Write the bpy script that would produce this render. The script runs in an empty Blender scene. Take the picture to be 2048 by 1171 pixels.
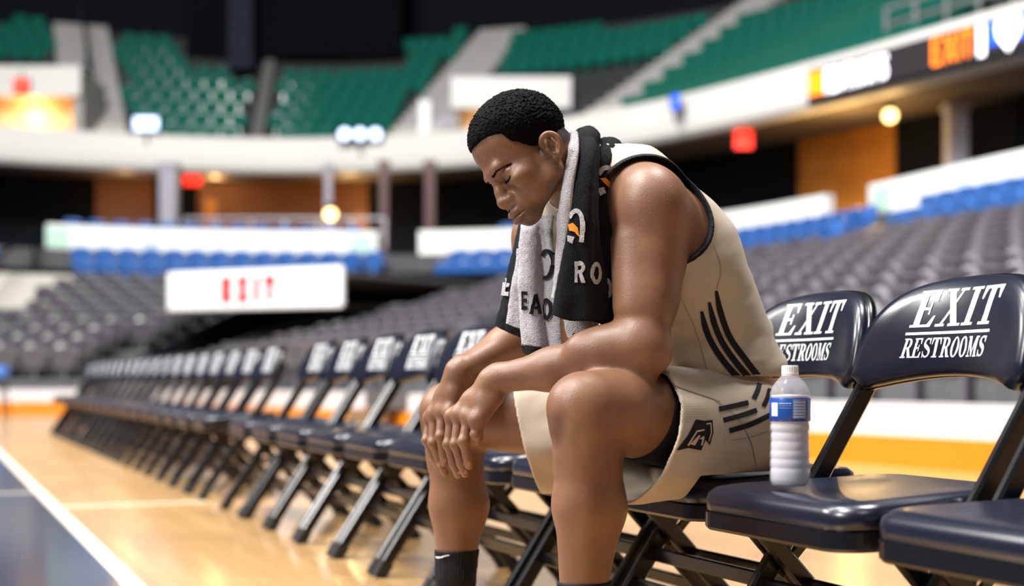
import bpy, bmesh, math, random, time
import numpy as np
from mathutils import Vector, Matrix
from mathutils.bvhtree import BVHTree
T0 = time.time()
random.seed(7); rng = np.random.default_rng(7)
SC = bpy.context.scene
COL = SC.collection
PI = math.pi
# ------------------------------------------------------------------ camera
FPX, HC, VH, W, H = 2900.0, 0.65, 757.0, 2048, 1171      # focal length in pixels, eye height, horizon row
cd = bpy.data.cameras.new('camera'); cam = bpy.data.objects.new('camera', cd); COL.objects.link(cam)
cam.location = (0, 0, HC); cam.rotation_euler = (PI/2, 0, 0)
cd.sensor_width = 36; cd.lens = 36*FPX/W
cd.shift_y = (VH - H/2)/W
cd.clip_end = 400
cd.dof.use_dof = True; cd.dof.focus_distance = 2.80
cd.dof.aperture_fstop = (cd.lens/1000)/0.026
cd.dof.aperture_blades = 0
SC.camera = cam
# ------------------------------------------------------------------ world, lamps, exposure
wd = bpy.data.worlds.new('world'); SC.world = wd; wd.use_nodes = True
wd.node_tree.nodes['Background'].inputs[0].default_value = (0.72, 0.74, 0.80, 1)
wd.node_tree.nodes['Background'].inputs[1].default_value = 0.045
vs = SC.view_settings
vs.view_transform = 'Standard'; vs.look = 'None'; vs.gamma = 1; vs.use_curve_mapping = False
vs.exposure = 0.2
def area(name, loc, target, size, power, col=(1, .96, .92), sy=None):
    l = bpy.data.lights.new(name, 'AREA'); l.energy = power; l.color = col
    l.size = size
    if sy: l.shape = 'RECTANGLE'; l.size_y = sy
    o = bpy.data.objects.new(name, l); COL.objects.link(o); o.location = loc
    o.rotation_euler = (Vector(target) - Vector(loc)).to_track_quat('-Z', 'Y').to_euler()
    return o
# banks of arena floodlights hung over the court and along the catwalks
area('floodlight_bank', (-5, 2, 13), (-0.5, 4, 0.5), 3.0, 2000, (1, .98, .95))
area('floodlight_bank', (-9, -1.5, 8.5), (0, 4, 0.8), 2.4, 1150, (1, .975, .95))
area('floodlight_bank', (-12, 9, 10), (-2, 9.5, 0.5), 2.4, 1500, (1, .98, .965))
area('floodlight_bank', (3.5, 6.5, 14), (0.3, 3, 0.8), 2.6, 1600, (1, .985, .97))
area('floodlight_bank', (1.5, -5, 13), (1, 6, 0.8), 3.0, 260, (1, .98, .97))
area('floodlight_bank', (-10, 10, 16), (-5, 26, 4), 4, 3000, (1, .985, .97))
area('floodlight_bank', (-6, 14, 17), (0, 40, 7), 4, 4300, (1, .985, .97))
area('floodlight_bank', (-4, 8, 16), (8, 24, 4), 4, 3100, (1, .985, .975))
# ------------------------------------------------------------------ helpers
def P(u, v, Y):
    return np.array([(u - 1024)/FPX*Y, Y, HC + (VH - v)/FPX*Y])
def mat(name, col, rough=.5, metal=0., spec=.5, coat=0., noise=None, bump=None, emis=None, estr=0., trans=0., sheen=0., sss=0., attr=None, alpha=None):
    m = bpy.data.materials.new(name); m.use_nodes = True
    nt = m.node_tree; b = nt.nodes['Principled BSDF']
    b.inputs['Base Color'].default_value = (*col, 1)
    b.inputs['Roughness'].default_value = rough; b.inputs['Metallic'].default_value = metal
    b.inputs['Specular IOR Level'].default_value = spec
    b.inputs['Coat Weight'].default_value = coat; b.inputs['Coat Roughness'].default_value = .12
    b.inputs['Transmission Weight'].default_value = trans
    if sheen: b.inputs['Sheen Weight'].default_value = sheen
    if sss:
        b.inputs['Subsurface Weight'].default_value = sss
        b.inputs['Subsurface Radius'].default_value = (.012, .005, .003); b.inputs['Subsurface Scale'].default_value = 1.0
    if emis: b.inputs['Emission Color'].default_value = (*emis, 1); b.inputs['Emission Strength'].default_value = estr
    if alpha is not None: b.inputs['Alpha'].default_value = alpha
    src = None
    if attr:
        a = nt.nodes.new('ShaderNodeVertexColor'); a.layer_name = attr; src = a.outputs[0]
        nt.links.new(src, b.inputs['Base Color'])
    tc = nt.nodes.new('ShaderNodeTexCoord')
    if noise:          # (scale, amount)
        n = nt.nodes.new('ShaderNodeTexNoise'); n.inputs['Scale'].default_value = noise[0]; n.inputs['Detail'].default_value = 5
        nt.links.new(tc.outputs['Object'], n.inputs['Vector'])
        mx = nt.nodes.new('ShaderNodeMix'); mx.data_type = 'RGBA'; mx.blend_type = 'MULTIPLY'
        rp = nt.nodes.new('ShaderNodeMapRange'); rp.inputs[3].default_value = 1 - noise[1]; rp.inputs[4].default_value = 1 + noise[1]
        nt.links.new(n.outputs[0], rp.inputs[0])
        cb = nt.nodes.new('ShaderNodeCombineColor')
        for i in range(3): nt.links.new(rp.outputs[0], cb.inputs[i])
        mx.inputs[0].default_value = 1
        if src: nt.links.new(src, mx.inputs[6])
        else: mx.inputs[6].default_value = (*col, 1)
        nt.links.new(cb.outputs[0], mx.inputs[7]); nt.links.new(mx.outputs[2], b.inputs['Base Color'])
    if bump:           # (scale, strength, distance)
        n2 = nt.nodes.new('ShaderNodeTexNoise'); n2.inputs['Scale'].default_value = bump[0]; n2.inputs['Detail'].default_value = 3
        nt.links.new(tc.outputs['Object'], n2.inputs['Vector'])
        bp = nt.nodes.new('ShaderNodeBump'); bp.inputs['Strength'].default_value = bump[1]; bp.inputs['Distance'].default_value = bump[2]
        nt.links.new(n2.outputs[0], bp.inputs['Height']); nt.links.new(bp.outputs[0], b.inputs['Normal'])
    return m
def tag(o, label=None, cat=None, group=None, kind=None):
    if label: o['label'] = label
    if cat: o['category'] = cat
    if group: o['group'] = group
    if kind: o['kind'] = kind
    return o
def empty(name, loc=(0, 0, 0), rz=0):
    o = bpy.data.objects.new(name, None); COL.objects.link(o); o.location = loc; o.rotation_euler = (0, 0, rz)
    o.empty_display_size = .1
    return o
def link(name, me, m=None, parent=None, smooth=False, loc=None):
    o = bpy.data.objects.new(name, me); COL.objects.link(o)
    if m is not None and len(me.materials) == 0: me.materials.append(m)
    if parent is not None: o.parent = parent
    if loc is not None: o.location = loc
    if smooth: me.shade_smooth()
    return o
def mesh_np(name, V, F):
    me = bpy.data.meshes.new(name)
    V = np.asarray(V, dtype=np.float32)
    if isinstance(F, np.ndarray):
        n, k = F.shape
        me.vertices.add(len(V)); me.vertices.foreach_set('co', V.ravel())
        me.loops.add(n*k); me.loops.foreach_set('vertex_index', F.astype(np.int32).ravel())
        me.polygons.add(n); me.polygons.foreach_set('loop_start', np.arange(0, n*k, k, dtype=np.int32))
        me.update(calc_edges=True); me.validate()
    else:
        me.from_pydata([tuple(map(float, v)) for v in V], [], F); me.update()
    return me
class MB:
    """collects verts and faces of one part"""
    def __init__(s): s.v = []; s.f = []
    def add(s, vs_, fs):
        b = len(s.v); s.v += [tuple(map(float, x)) for x in vs_]; s.f += [tuple(i + b for i in f) for f in fs]
    def box(s, lo, hi, M=None):
        x0, y0, z0 = lo; x1, y1, z1 = hi
        vs_ = [(x0,y0,z0),(x1,y0,z0),(x1,y1,z0),(x0,y1,z0),(x0,y0,z1),(x1,y0,z1),(x1,y1,z1),(x0,y1,z1)]
        if M is not None: vs_ = [M @ Vector(v) for v in vs_]
        s.add(vs_, [(0,3,2,1),(4,5,6,7),(0,1,5,4),(1,2,6,5),(2,3,7,6),(3,0,4,7)]); return s
    def bar(s, a, b, w, h, side=None, bev=.25):
        """bevelled rectangular bar from a to b; w along side, h across"""
        a = Vector(a); b = Vector(b); d = (b - a).normalized()
        side = Vector(side) if side is not None else (Vector((0,0,1)) if abs(d.z) < .9 else Vector((1,0,0)))
        x = (side - d*side.dot(d)).normalized(); y = d.cross(x)
        c = min(w, h)*bev
        pr = [(-w/2+c,-h/2),(w/2-c,-h/2),(w/2,-h/2+c),(w/2,h/2-c),(w/2-c,h/2),(-w/2+c,h/2),(-w/2,h/2-c),(-w/2,-h/2+c)]
        vs_ = [p + x*i + y*j for p in (a, b) for i, j in pr]
        n = 8; s.add(vs_, [(i, (i+1) % n, n+(i+1) % n, n+i) for i in range(n)] + [tuple(range(n))[::-1], tuple(range(n, 2*n))]); return s
    def tube(s, pts, r, n=8, cap=True):
        pts = [Vector(p) for p in pts]; rs = r if hasattr(r, '__len__') else [r]*len(pts)
        rings = []; up = None
        for i, p in enumerate(pts):
            d = (pts[min(i+1, len(pts)-1)] - pts[max(i-1, 0)]).normalized()
            if up is None: up = Vector((0,0,1)) if abs(d.z) < .9 else Vector((1,0,0))
            x = (up - d*up.dot(d)).normalized(); y = d.cross(x); up = x
            rings.append([p + (x*math.cos(2*PI*k/n) + y*math.sin(2*PI*k/n))*rs[i] for k in range(n)])
        vs_ = [v for r_ in rings for v in r_]; fs = []
        for i in range(len(pts)-1):
            for k in range(n): fs.append((i*n+k, i*n+(k+1) % n, (i+1)*n+(k+1) % n, (i+1)*n+k))
        if cap: fs += [tuple(range(n))[::-1], tuple(range((len(pts)-1)*n, len(pts)*n))]
        s.add(vs_, fs); return s
    def lathe(s, prof, n=32, c=(0,0,0), M=None):
        vs_ = [(c[0]+r*math.cos(2*PI*k/n), c[1]+r*math.sin(2*PI*k/n), c[2]+z) for r, z in prof for k in range(n)]
        if M is not None: vs_ = [M @ Vector(v) for v in vs_]
        fs = [(i*n+k, i*n+(k+1) % n, (i+1)*n+(k+1) % n, (i+1)*n+k) for i in range(len(prof)-1) for k in range(n)]
        s.add(vs_, fs); return s
    def grid(s, G, closed_u=False):
        """G[i][j] of points"""
        n, m = len(G), len(G[0]); vs_ = [p for r in G for p in r]; fs = []
        for i in range(n-1):
            for j in range(m if closed_u else m-1):
                fs.append((i*m+j, i*m+(j+1) % m, (i+1)*m+(j+1) % m, (i+1)*m+j))
        s.add(vs_, fs); return s
    def prism(s, outline, z0, z1, M=None):
        """outline in (x,y), extruded along z"""
        n = len(outline)
        vs_ = [(x, y, z0) for x, y in outline] + [(x, y, z1) for x, y in outline]
        if M is not None: vs_ = [M @ Vector(v) for v in vs_]
        s.add(vs_, [tuple(range(n))[::-1], tuple(range(n, 2*n))] + [(i, (i+1) % n, n+(i+1) % n, n+i) for i in range(n)]); return s
    def mesh(s, name='part'):
        me = bpy.data.meshes.new(name); me.from_pydata(s.v, [], s.f); me.update(); return me
    def build(s, name, m, parent=None, smooth=False, **k):
        return link(name, s.mesh(name), m, parent, smooth, **k)
def fix_normals(me):
    bm = bmesh.new(); bm.from_mesh(me); bmesh.ops.recalc_face_normals(bm, faces=bm.faces); bm.to_mesh(me); bm.free(); return me
def crom(pts, n):
    """Catmull-Rom through control points, n samples evenly by index"""
    p = np.asarray(pts, float); k = len(p)
    q = np.vstack([2*p[0]-p[1], p, 2*p[-1]-p[-2]])
    t = np.linspace(0, k-1, n); i = np.minimum(t.astype(int), k-2); f = (t - i)[:, None]
    a, b, c, d = q[i], q[i+1], q[i+2], q[i+3]
    return .5*((2*b) + (-a+c)*f + (2*a-5*b+4*c-d)*f**2 + (-a+3*b-3*c+d)*f**3)
# ------------------------------------------------------------------ lettering (outlines made of small polygons)
def rct(a, b, c, d): return [(a, b), (c, b), (c, d), (a, d)]
def ring(cx, cy, ox, oy, ix, iy, a0, a1, n=14):
    o = []
    for k in range(n):
        t0, t1 = [math.radians(a0 + (a1-a0)*(k+q)/n) for q in (0, 1)]
        o.append([(cx+ix*math.cos(t0), cy+iy*math.sin(t0)), (cx+ox*math.cos(t0), cy+oy*math.sin(t0)),
                  (cx+ox*math.cos(t1), cy+oy*math.sin(t1)), (cx+ix*math.cos(t1), cy+iy*math.sin(t1))])
    return o
def strip(pts, ws):
    p = crom([(x, y) for x, y in pts], 6*len(pts)); w = np.interp(np.linspace(0, 1, len(p)), np.linspace(0, 1, len(ws)), ws)
    d = np.gradient(p, axis=0); d /= np.linalg.norm(d, axis=1)[:, None]; nrm = np.c_[-d[:, 1], d[:, 0]]
    L = p + nrm*w[:, None]/2; R_ = p - nrm*w[:, None]/2
    return [[tuple(R_[i]), tuple(R_[i+1]), tuple(L[i+1]), tuple(L[i])] for i in range(len(p)-1)]
SERIF = {
 'E': (.86, [rct(.10,0,.31,1), rct(0,.93,.70,1), rct(0,0,.72,.07), rct(.3,.46,.52,.54), [(.48,.34),(.54,.34),(.54,.66),(.48,.66)], [(.70,1),(.54,.95),(.64,.70),(.70,.70)], [(.72,0),(.78,.30),(.71,.30),(.56,.05)]]),
 'X': (.94, [[(.08,1),(.32,1),(.80,0),(.56,0)], [(.63,1),(.71,1),(.21,0),(.11,0)], rct(0,.93,.42,1), rct(.52,.93,.84,1), rct(0,0,.32,.07), rct(.45,0,.90,.07)]),
 'I': (.52, [rct(.12,0,.34,1), rct(0,.93,.46,1), rct(0,0,.46,.07)]),
 'T': (.88, [rct(.29,0,.51,1), rct(0,.92,.80,1), [(0,1),(0,.66),(.06,.66),(.16,.95)], [(.80,1),(.64,.95),(.74,.66),(.80,.66)], rct(.16,0,.64,.07)]),
 'R': (.92, [rct(.10,0,.30,1), rct(0,.93,.38,1), rct(0,0,.42,.07), rct(.3,.46,.40,.54)] + ring(.38,.73,.34,.27,.13,.19,-90,90) + [[(.34,.50),(.56,.50),(.86,0),(.62,0)], rct(.60,0,.92,.07)]),
 'S': (.74, strip([(.60,.78),(.52,.91),(.37,.96),(.20,.90),(.13,.75),(.22,.61),(.38,.52),(.55,.41),(.60,.25),(.52,.10),(.35,.04),(.18,.10),(.08,.25)], [.06,.08,.09,.16,.2,.2,.16,.09,.08,.06]) + [rct(.56,.70,.63,1), rct(.05,0,.12,.32)]),
 'O': (.88, ring(.40,.5,.40,.52,.19,.44,0,360,22)),
 'M': (1.16, [rct(.12,0,.21,1), rct(.78,0,.99,1), [(.06,1),(.32,1),(.58,.12),(.47,0)], [(.78,1),(.88,1),(.54,.0),(.47,.0)], rct(0,0,.33,.07), rct(.68,0,1.08,.07), rct(0,.93,.2,1), rct(.8,.93,1.08,1)]),
}
def sans(w=.2):
    h = w/2
    return {
 'E': (.72, [rct(0,0,w,1), rct(0,0,.6,w), rct(0,1-w,.6,1), rct(0,.5-h,.54,.5+h)]),
 'X': (.8, [[(0,1),(w*1.15,1),(.7,0),(.7-w*1.15,0)], [(.7-w*1.15,1),(.7,1),(w*1.15,0),(0,0)]]),
 'I': (w+.12, [rct(0,0,w,1)]),
 'T': (.72, [rct(.3-h,0,.3+h,1), rct(-.02,1-w,.62,1)]),
 'R': (.78, [rct(0,0,w,1), rct(w*.8,1-w,.36,1), rct(w*.8,.42,.36,.42+w*.85)] + ring(.36,.71,.3,.29,.3-w,.29-w*.9,-90,90,8) + [[(.26,.46),(.26+w*1.1,.46),(.68,0),(.68-w*1.15,0)]]),
 'S': (.74, strip([(.58,.80),(.42,.9),(.2,.86),(.12,.72),(.24,.57),(.44,.45),(.52,.28),(.42,.13),(.22,.1),(.06,.2)], [w*.9]*3)),
 'O': (.82, ring(.35,.5,.36,.51,.36-w,.51-w,0,360,16)),
 'M': (1.0, [rct(0,0,w,1), rct(.68,0,.88,1), [(0,1),(w*1.1,1),(.54,.25),(.36,.25)], [(.88-w*1.1,1),(.88,1),(.52,.25),(.34,.25)]]),
 'A': (.82, [[(.26,1),(.46,1),(w,0),(0,0)], [(.26,1),(.46,1),(.74,0),(.74-w,0)], rct(.18,.22,.56,.22+w*.8)]),
 'D': (.8, [rct(0,0,w,1), rct(w*.8,1-w,.34,1), rct(w*.8,0,.34,w)] + ring(.34,.5,.36,.5,.36-w,.5-w,-90,90,10)),
 'G': (.84, ring(.38,.5,.38,.51,.38-w,.51-w,50,330,14) + [rct(.42,.36,.76,.36+w*.9), rct(.76-w,.06,.76,.5)]),
 'U': (.78, [rct(0,.3,w,1), rct(.46,.3,.46+w,1)] + ring(.33,.32,.33,.33,.33-w,.33-w,180,360,10)),
 ' ': (.4, []),
 }
SANS = sans(.21)
def word(txt, font, width, height, x0=0., y0=0., shear=0., track=0.):
    """polygons of a word fitted into width x height with lower-left corner x0,y0"""
    adv = [font[c][0] + track for c in txt]; tot = sum(adv) - track - .08; sx = width/tot; out = []; x = 0
    for c, a in zip(txt, adv):
        for pl in font[c][1]:
            out.append([(x0 + (px + x)*sx + shear*py*height, y0 + py*height) for px, py in pl])
        x += a
    return out
def flat_mesh(polys, cuts=None):
    """2D polygons -> bmesh in the xy plane, cut along x and y so that it can bend"""
    bm = bmesh.new()
    for pl in polys:
        f = bm.faces.new([bm.verts.new((x, y, 0)) for x, y in pl])
    if cuts:
        for ax in (0, 1):
            xs = [v.co[ax] for v in bm.verts]; a, b = min(xs), max(xs)
            n = int((b-a)/cuts)
            for k in range(1, n+1):
                c = a + (b-a)*k/(n+1); pc = [0,0,0]; pn = [0,0,0]; pc[ax] = c; pn[ax] = 1
                bmesh.ops.bisect_plane(bm, geom=bm.verts[:]+bm.edges[:]+bm.faces[:], plane_co=pc, plane_no=pn)
    return bm
def ordw(n):
    w = ['first','second','third','fourth','fifth','sixth','seventh','eighth','ninth','tenth','eleventh','twelfth','thirteenth','fourteenth','fifteenth','sixteenth','seventeenth','eighteenth','nineteenth','twentieth']
    t = {2:'twenty',3:'thirty',4:'forty',5:'fifty',6:'sixty',7:'seventy'}
    if n < 20: return w[n]
    n += 1; a, b = divmod(n, 10)
    return t[a] + ('ieth' if False else '') + '-' + w[b-1] if b else t[a][:-1] + 'ieth'
# ------------------------------------------------------------------ materials of the place
def wood_mat():
    m = mat('court_maple', (.62,.36,.15), rough=.22, spec=.5, coat=.35); nt = m.node_tree; b = nt.nodes['Principled BSDF']
    tc = nt.nodes.new('ShaderNodeTexCoord'); mp = nt.nodes.new('ShaderNodeMapping'); mp.inputs['Rotation'].default_value = (0, 0, -math.radians(112)); 
    nt.links.new(tc.outputs['Object'], mp.inputs[0])
    br = nt.nodes.new('ShaderNodeTexBrick'); br.inputs['Scale'].default_value = 1; br.inputs['Brick Width'].default_value = 1.1; br.inputs['Row Height'].default_value = .075
    br.inputs['Mortar Size'].default_value = .0012; br.inputs['Color1'].default_value = (.70,.43,.185,1); br.inputs['Color2'].default_value = (.60,.345,.14,1); br.inputs['Mortar'].default_value = (.36,.19,.07,1)
    nt.links.new(mp.outputs[0], br.inputs[0])
    n = nt.nodes.new('ShaderNodeTexNoise'); n.inputs['Scale'].default_value = 3; n.inputs['Detail'].default_value = 6
    mp2 = nt.nodes.new('ShaderNodeMapping'); mp2.inputs['Rotation'].default_value = (0, 0, -math.radians(112)); mp2.inputs['Scale'].default_value = (.5, 9, 1)
    nt.links.new(tc.outputs['Object'], mp2.inputs[0]); nt.links.new(mp2.outputs[0], n.inputs[0])
    mx = nt.nodes.new('ShaderNodeMix'); mx.data_type = 'RGBA'; mx.blend_type = 'MULTIPLY'; mx.inputs[0].default_value = .35
    nt.links.new(br.outputs[0], mx.inputs[6]); nt.links.new(n.outputs[0], mx.inputs[7]); nt.links.new(mx.outputs[2], b.inputs[0])
    n3 = nt.nodes.new('ShaderNodeTexNoise'); n3.inputs['Scale'].default_value = 1.2; n3.inputs['Detail'].default_value = 4
    r = nt.nodes.new('ShaderNodeMapRange'); r.inputs[3].default_value = .12; r.inputs[4].default_value = .30
    nt.links.new(tc.outputs['Object'], n3.inputs[0]); nt.links.new(n3.outputs[0], r.inputs[0]); nt.links.new(r.outputs[0], b.inputs['Roughness'])
    return m
M = {}
M['wood'] = wood_mat()
M['bluepaint'] = mat('navy_court_paint', (.011,.028,.075), rough=.14, coat=.4, noise=(2, .35))
M['linewhite'] = mat('white_court_line', (.86,.80,.66), rough=.25, coat=.3)
M['fascia'] = mat('white_painted_panel', (.70,.69,.66), rough=.55, noise=(.6, .05))
M['soffit'] = mat('brown_soffit', (.16,.12,.09), rough=.8)
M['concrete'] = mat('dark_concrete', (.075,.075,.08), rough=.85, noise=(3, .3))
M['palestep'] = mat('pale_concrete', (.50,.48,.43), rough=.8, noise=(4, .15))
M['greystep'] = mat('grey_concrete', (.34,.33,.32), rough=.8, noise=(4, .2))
M['darkwall'] = mat('black_curtain', (.006,.007,.010), rough=.95, spec=.1)
M['darkblue'] = mat('blue_black_steel', (.012,.016,.026), rough=.8, spec=.2)
M['orangewall'] = mat('orange_wood_wall', (.50,.19,.022), rough=.5, noise=(1.2, .4))
M['brownwall'] = mat('brown_wood_wall', (.20,.07,.02), rough=.6, noise=(1.5, .3))
M['parapet'] = mat('white_parapet', (.84,.85,.83), rough=.5)
M['mint'] = mat('mint_sign_plate', (.45,.68,.55), rough=.5)
M['pad_orange'] = mat('orange_padding', (.58,.185,.003), rough=.45)
M['pad_white'] = mat('white_riser', (.56,.54,.55), rough=.5)
M['pillar'] = mat('lavender_grey_pillar', (.34,.33,.39), rough=.6)
M['redpillar'] = mat('red_painted_pillar', (.06,.006,.005), rough=.5)
M['rail'] = mat('grey_steel_rail', (.30,.29,.31), rough=.4, metal=.4)
M['seatgreen'] = mat('green_plastic', (.008,.130,.094), rough=.22, spec=.55, noise=(.5, .25))
M['seatblue'] = mat('blue_plastic', (.04,.135,.42), rough=.30, spec=.6)
M['seatgrey'] = mat('grey_fabric_plastic', (.085,.080,.092), rough=.30, spec=.6)
M['led_dark'] = mat('led_ribbon_screen', (.03,.026,.03), rough=.4)
def emi(name, col, s): return mat(name, col, rough=.5, emis=col, estr=s)
M['e_red'] = emi('red_exit_light', (1,.035,.02), 2.2)
M['e_yel'] = emi('warm_lamp', (1,.68,.25), 5)
M['e_white'] = emi('white_led', (.93,.93,1), 3.0)
M['e_org'] = emi('orange_led', (1,.20,.004), 2.4)
M['e_blue'] = emi('blue_led', (.01,.09,.75), 1.2)
M['e_bluew'] = emi('blue_white_screen', (.55,.68,1), 2.6)
M['sign_white'] = mat('white_sign_face', (.86,.86,.86), rough=.5)
M['sign_red'] = mat('red_letters', (.62,.004,.02), rough=.5)
# ------------------------------------------------------------------ the court
RD = np.array([-.375, .927]); RD /= np.linalg.norm(RD)          # along the bench row, away from the camera
ND = np.array([-RD[1], RD[0]]); ND = -ND if ND[0] > 0 else ND      # the way the chairs face
ND = np.array([-.927, -.375])/np.linalg.norm([.927, .375])
floor = MB().box((-45,-14,-.2), (45,60,0)).build('floor', M['wood']); tag(floor, kind='structure')
def floor_quad(name, p0, a, b, w0, w1, z, m):
    """strip on the floor: from p0, along RD from a to b, across (towards ND) from w0 to w1"""
    p0 = np.array(p0)
    c = [p0 + RD*s + ND*t for s, t in ((a,w0),(a,w1),(b,w1),(b,w0))]
    mb = MB(); mb.add([(x, y, z) for x, y in c] + [(x, y, 0) for x, y in c], [(0,1,2,3),(0,4,5,1),(1,5,6,2),(2,6,7,3),(3,7,4,0)])
    o = link(name, fix_normals(mb.mesh()), m, floor); return o
SL = (-1.152, 4.553)
floor_quad('painted_area', SL, -12, 26, .06, 9, .0015, M['bluepaint'])
floor_quad('painted_line', SL, -12, 22.6, 0, .066, .003, M['linewhite'])
floor_quad('painted_line', SL, 3.02, 3.08, -.74, 0, .003, M['linewhite'])
floor_quad('painted_line', SL, 4.02, 4.07, .066, 3, .003, M['linewhite'])
# ------------------------------------------------------------------ plan curves of the bowl
_B = [(9,-2),(4.4,7.5),(1.8,12.8),(-.7,17.2),(-3,20.7),(-4.6,23.3),(-5.8,25.2),(-7.3,26.4),(-9.2,26.6),(-11.2,26.2),(-14,24.5),(-17,21)]
_A = [(17,.7),(13,10.6),(10.5,16.8),(8.05,22.8),(6.1,28.3),(3.8,32.3),(.5,34.6),(-3.3,35.4),(-7.2,35.0),(-10.8,33.7),(-15,31),(-19,27)]
_F = [(24,0),(19.4,8.5),(14.2,17),(9,25.6),(6.4,30.2),(3.0,35.2),(-1,38.6),(-5.6,40),(-10,39.4),(-13.4,38),(-18,35),(-22,31)]
NS = 331
CB, CA, CF = (crom(q, NS) for q in (_B, _A, _F))
TT = np.linspace(0, 11, NS)
def outn(C):
    d = np.gradient(C, axis=0); n = np.c_[d[:, 1], -d[:, 0]]; n /= np.linalg.norm(n, axis=1)[:, None]
    return n
NF = outn(CF); NA = outn(CA); NBn = outn(CB)
def low(s): return CB*(1-s) + CA*s
def upp(d): return CF + NF*d
def uof(C): return 1024 + FPX*C[:, 0]/np.maximum(C[:, 1], .5)
def t_at_u(C, u):
    uu = uof(C); ok = C[:, 1] > 4
    i = np.where(ok)[0]; return float(np.interp(u, uu[i][::-1], TT[i][::-1]))
def rng_t(t0, t1): 
    i = np.where((TT >= min(t0, t1)) & (TT <= max(t0, t1)))[0]; return i
def ribbon(mb, Ca, za, Cb, zb, idx=None, skip=None):
    idx = np.arange(NS) if idx is None else idx
    for i in idx[:-1]:
        if skip is not None and skip[0] < TT[i] < skip[1]: continue
        a, b, c, d = Ca[i], Ca[i+1], Cb[i+1], Cb[i]
        mb.add([(a[0],a[1],za),(b[0],b[1],za),(c[0],c[1],zb),(d[0],d[1],zb)], [(0,1,2,3)])
def slab(name, Ca, Cb, z0, z1, idx, m, parent=None):
    """solid curved wall between plan curves Ca (inner) and Cb (outer)"""
    mb = MB(); ribbon(mb, Ca, z0, Ca, z1, idx); ribbon(mb, Ca, z1, Cb, z1, idx); ribbon(mb, Cb, z1, Cb, z0, idx); ribbon(mb, Cb, z0, Ca, z0, idx)
    for i in (idx[0], idx[-1]):
        a, b = Ca[i], Cb[i]; mb.add([(a[0],a[1],z0),(b[0],b[1],z0),(b[0],b[1],z1),(a[0],a[1],z1)], [(0,1,2,3)])
    return mb.build(name, m, parent)
ALL = np.arange(NS)
# lower stand: 12 rows
NR, Z0L, DZL = 12, .46, .222
ZL = [.46 + k*.193 for k in range(10)] + [2.53, 2.87, 3.2]
def row_s(k): return .055 + k*.0765
ta = t_at_u(low(.33), 352); tb = t_at_u(low(.33), 700)
TUN = (min(ta, tb), max(ta, tb))
mb = MB()
for k in range(NR):
    z = ZL[k]; sk = TUN if k < 10 else None
    ribbon(mb, low(row_s(k)-.045), (z-.42) if k else 0, low(row_s(k)-.045), z, skip=sk)
    ribbon(mb, low(row_s(k)-.045), z, low(row_s(k+1)-.045), z, skip=sk)
tag(mb.build('floor_lower_stand', M['concrete']), kind='structure')
CSE = low(-.004)
ribs = []
o = slab('trim_1', CB, low(.012), 0.0, .225, ALL, M['pad_orange']); tag(o, kind='structure')
o = slab('trim_2', low(.006), low(.02), .225, .455, ALL, M['pad_white']); tag(o, kind='structure')
mb = MB(); ribbon(mb, low(.012), .46, low(.07), .462); tag(mb.build('trim_3', M['pad_white']), kind='structure')
# concourse: floor behind the parapet, back wall, soffit, balcony face
ZP0, ZP1, ZF0, ZF1 = 3.70, 4.25, 6.33, 7.30
tA = [t_at_u(CA, u) for u in (88, 757, 832, 1652, 1732)]
for nm, (t0, t1) in zip(('wall_parapet_left','wall_parapet_centre','wall_parapet_right'), ((tA[1], tA[0]), (tA[3], tA[2]), (.5, tA[4]))):
    o = slab(nm, CA, CA + NA*.22, ZP0 - .02, ZP1, rng_t(t0, t1), M['parapet']); tag(o, kind='structure')
o = slab('wall_parapet_base', CA + NA*.02, CA + NA*.2, ZP0-.55, ZP0-.02, ALL, M['concrete']); tag(o, kind='structure')
mb = MB(); ribbon(mb, low(row_s(NR)-.045), ZP0-.5-.02, CF + NF*6, ZP0-.5-.02); tag(mb.build('floor_concourse', M['concrete']), kind='structure')
CW = CF + NF*3.5
o = slab('wall_concourse', CW, CW + NF*.3, ZP0-.5, ZF0 + .3, ALL, M['darkwall']); tag(o, kind='structure')
mb = MB(); ribbon(mb, CF + NF*.25, ZF0+.02, CF + NF*4, ZF0+.22); tag(mb.build('ceiling_concourse', M['soffit']), kind='structure')
# balcony face: gently leaning white panels
mb = MB(); prof = [(.5,ZF0),(.12,ZF0),(0,ZF0+.10),(-.05,ZF0+.35),(-.06,ZF1-.08),(0,ZF1),(.3,ZF1),(.3,ZF0+.3)]
for (d0, z0), (d1, z1) in zip(prof[:-1], prof[1:]): ribbon(mb, CF + NF*d0, z0, CF + NF*d1, z1)
o = mb.build('wall_balcony', M['fascia'], smooth=False); tag(o, kind='structure')
# coloured concourse walls (by what is behind the gaps)
CWI = CW - NF*.06
for i, (u0, u1, z0, z1, m) in enumerate(((392, 745, 3.2, 6.5, 'brownwall'), (190, 312, 3.2, 6.5, 'brownwall'), (1592, 1790, 3.2, 6.5, 'orangewall'), (905, 1010, 3.2, 4.6, 'darkblue'))):
    o = slab('wall_concourse_panel', CWI, CWI + NF*.05, z0, z1, rng_t(t_at_u(CWI, u0), t_at_u(CWI, u1)), M[m]); tag(o, kind='structure')
for (u0, u1, z0, z1) in ((396, 452, 4.2, 5.0), (396, 440, 5.15, 6.0), (658, 690, 4.3, 4.9), (700, 742, 4.3, 5.6)):
    o = slab('wall_concourse_panel', CWI - NF*.05, CWI, z0, z1, rng_t(t_at_u(CWI, u0), t_at_u(CWI, u1)), M['orangewall']); tag(o, kind='structure')
def pt(C, u, z):
    t = t_at_u(C, u); return np.array([np.interp(t, TT, C[:, 0]), np.interp(t, TT, C[:, 1]), z]), t
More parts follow.
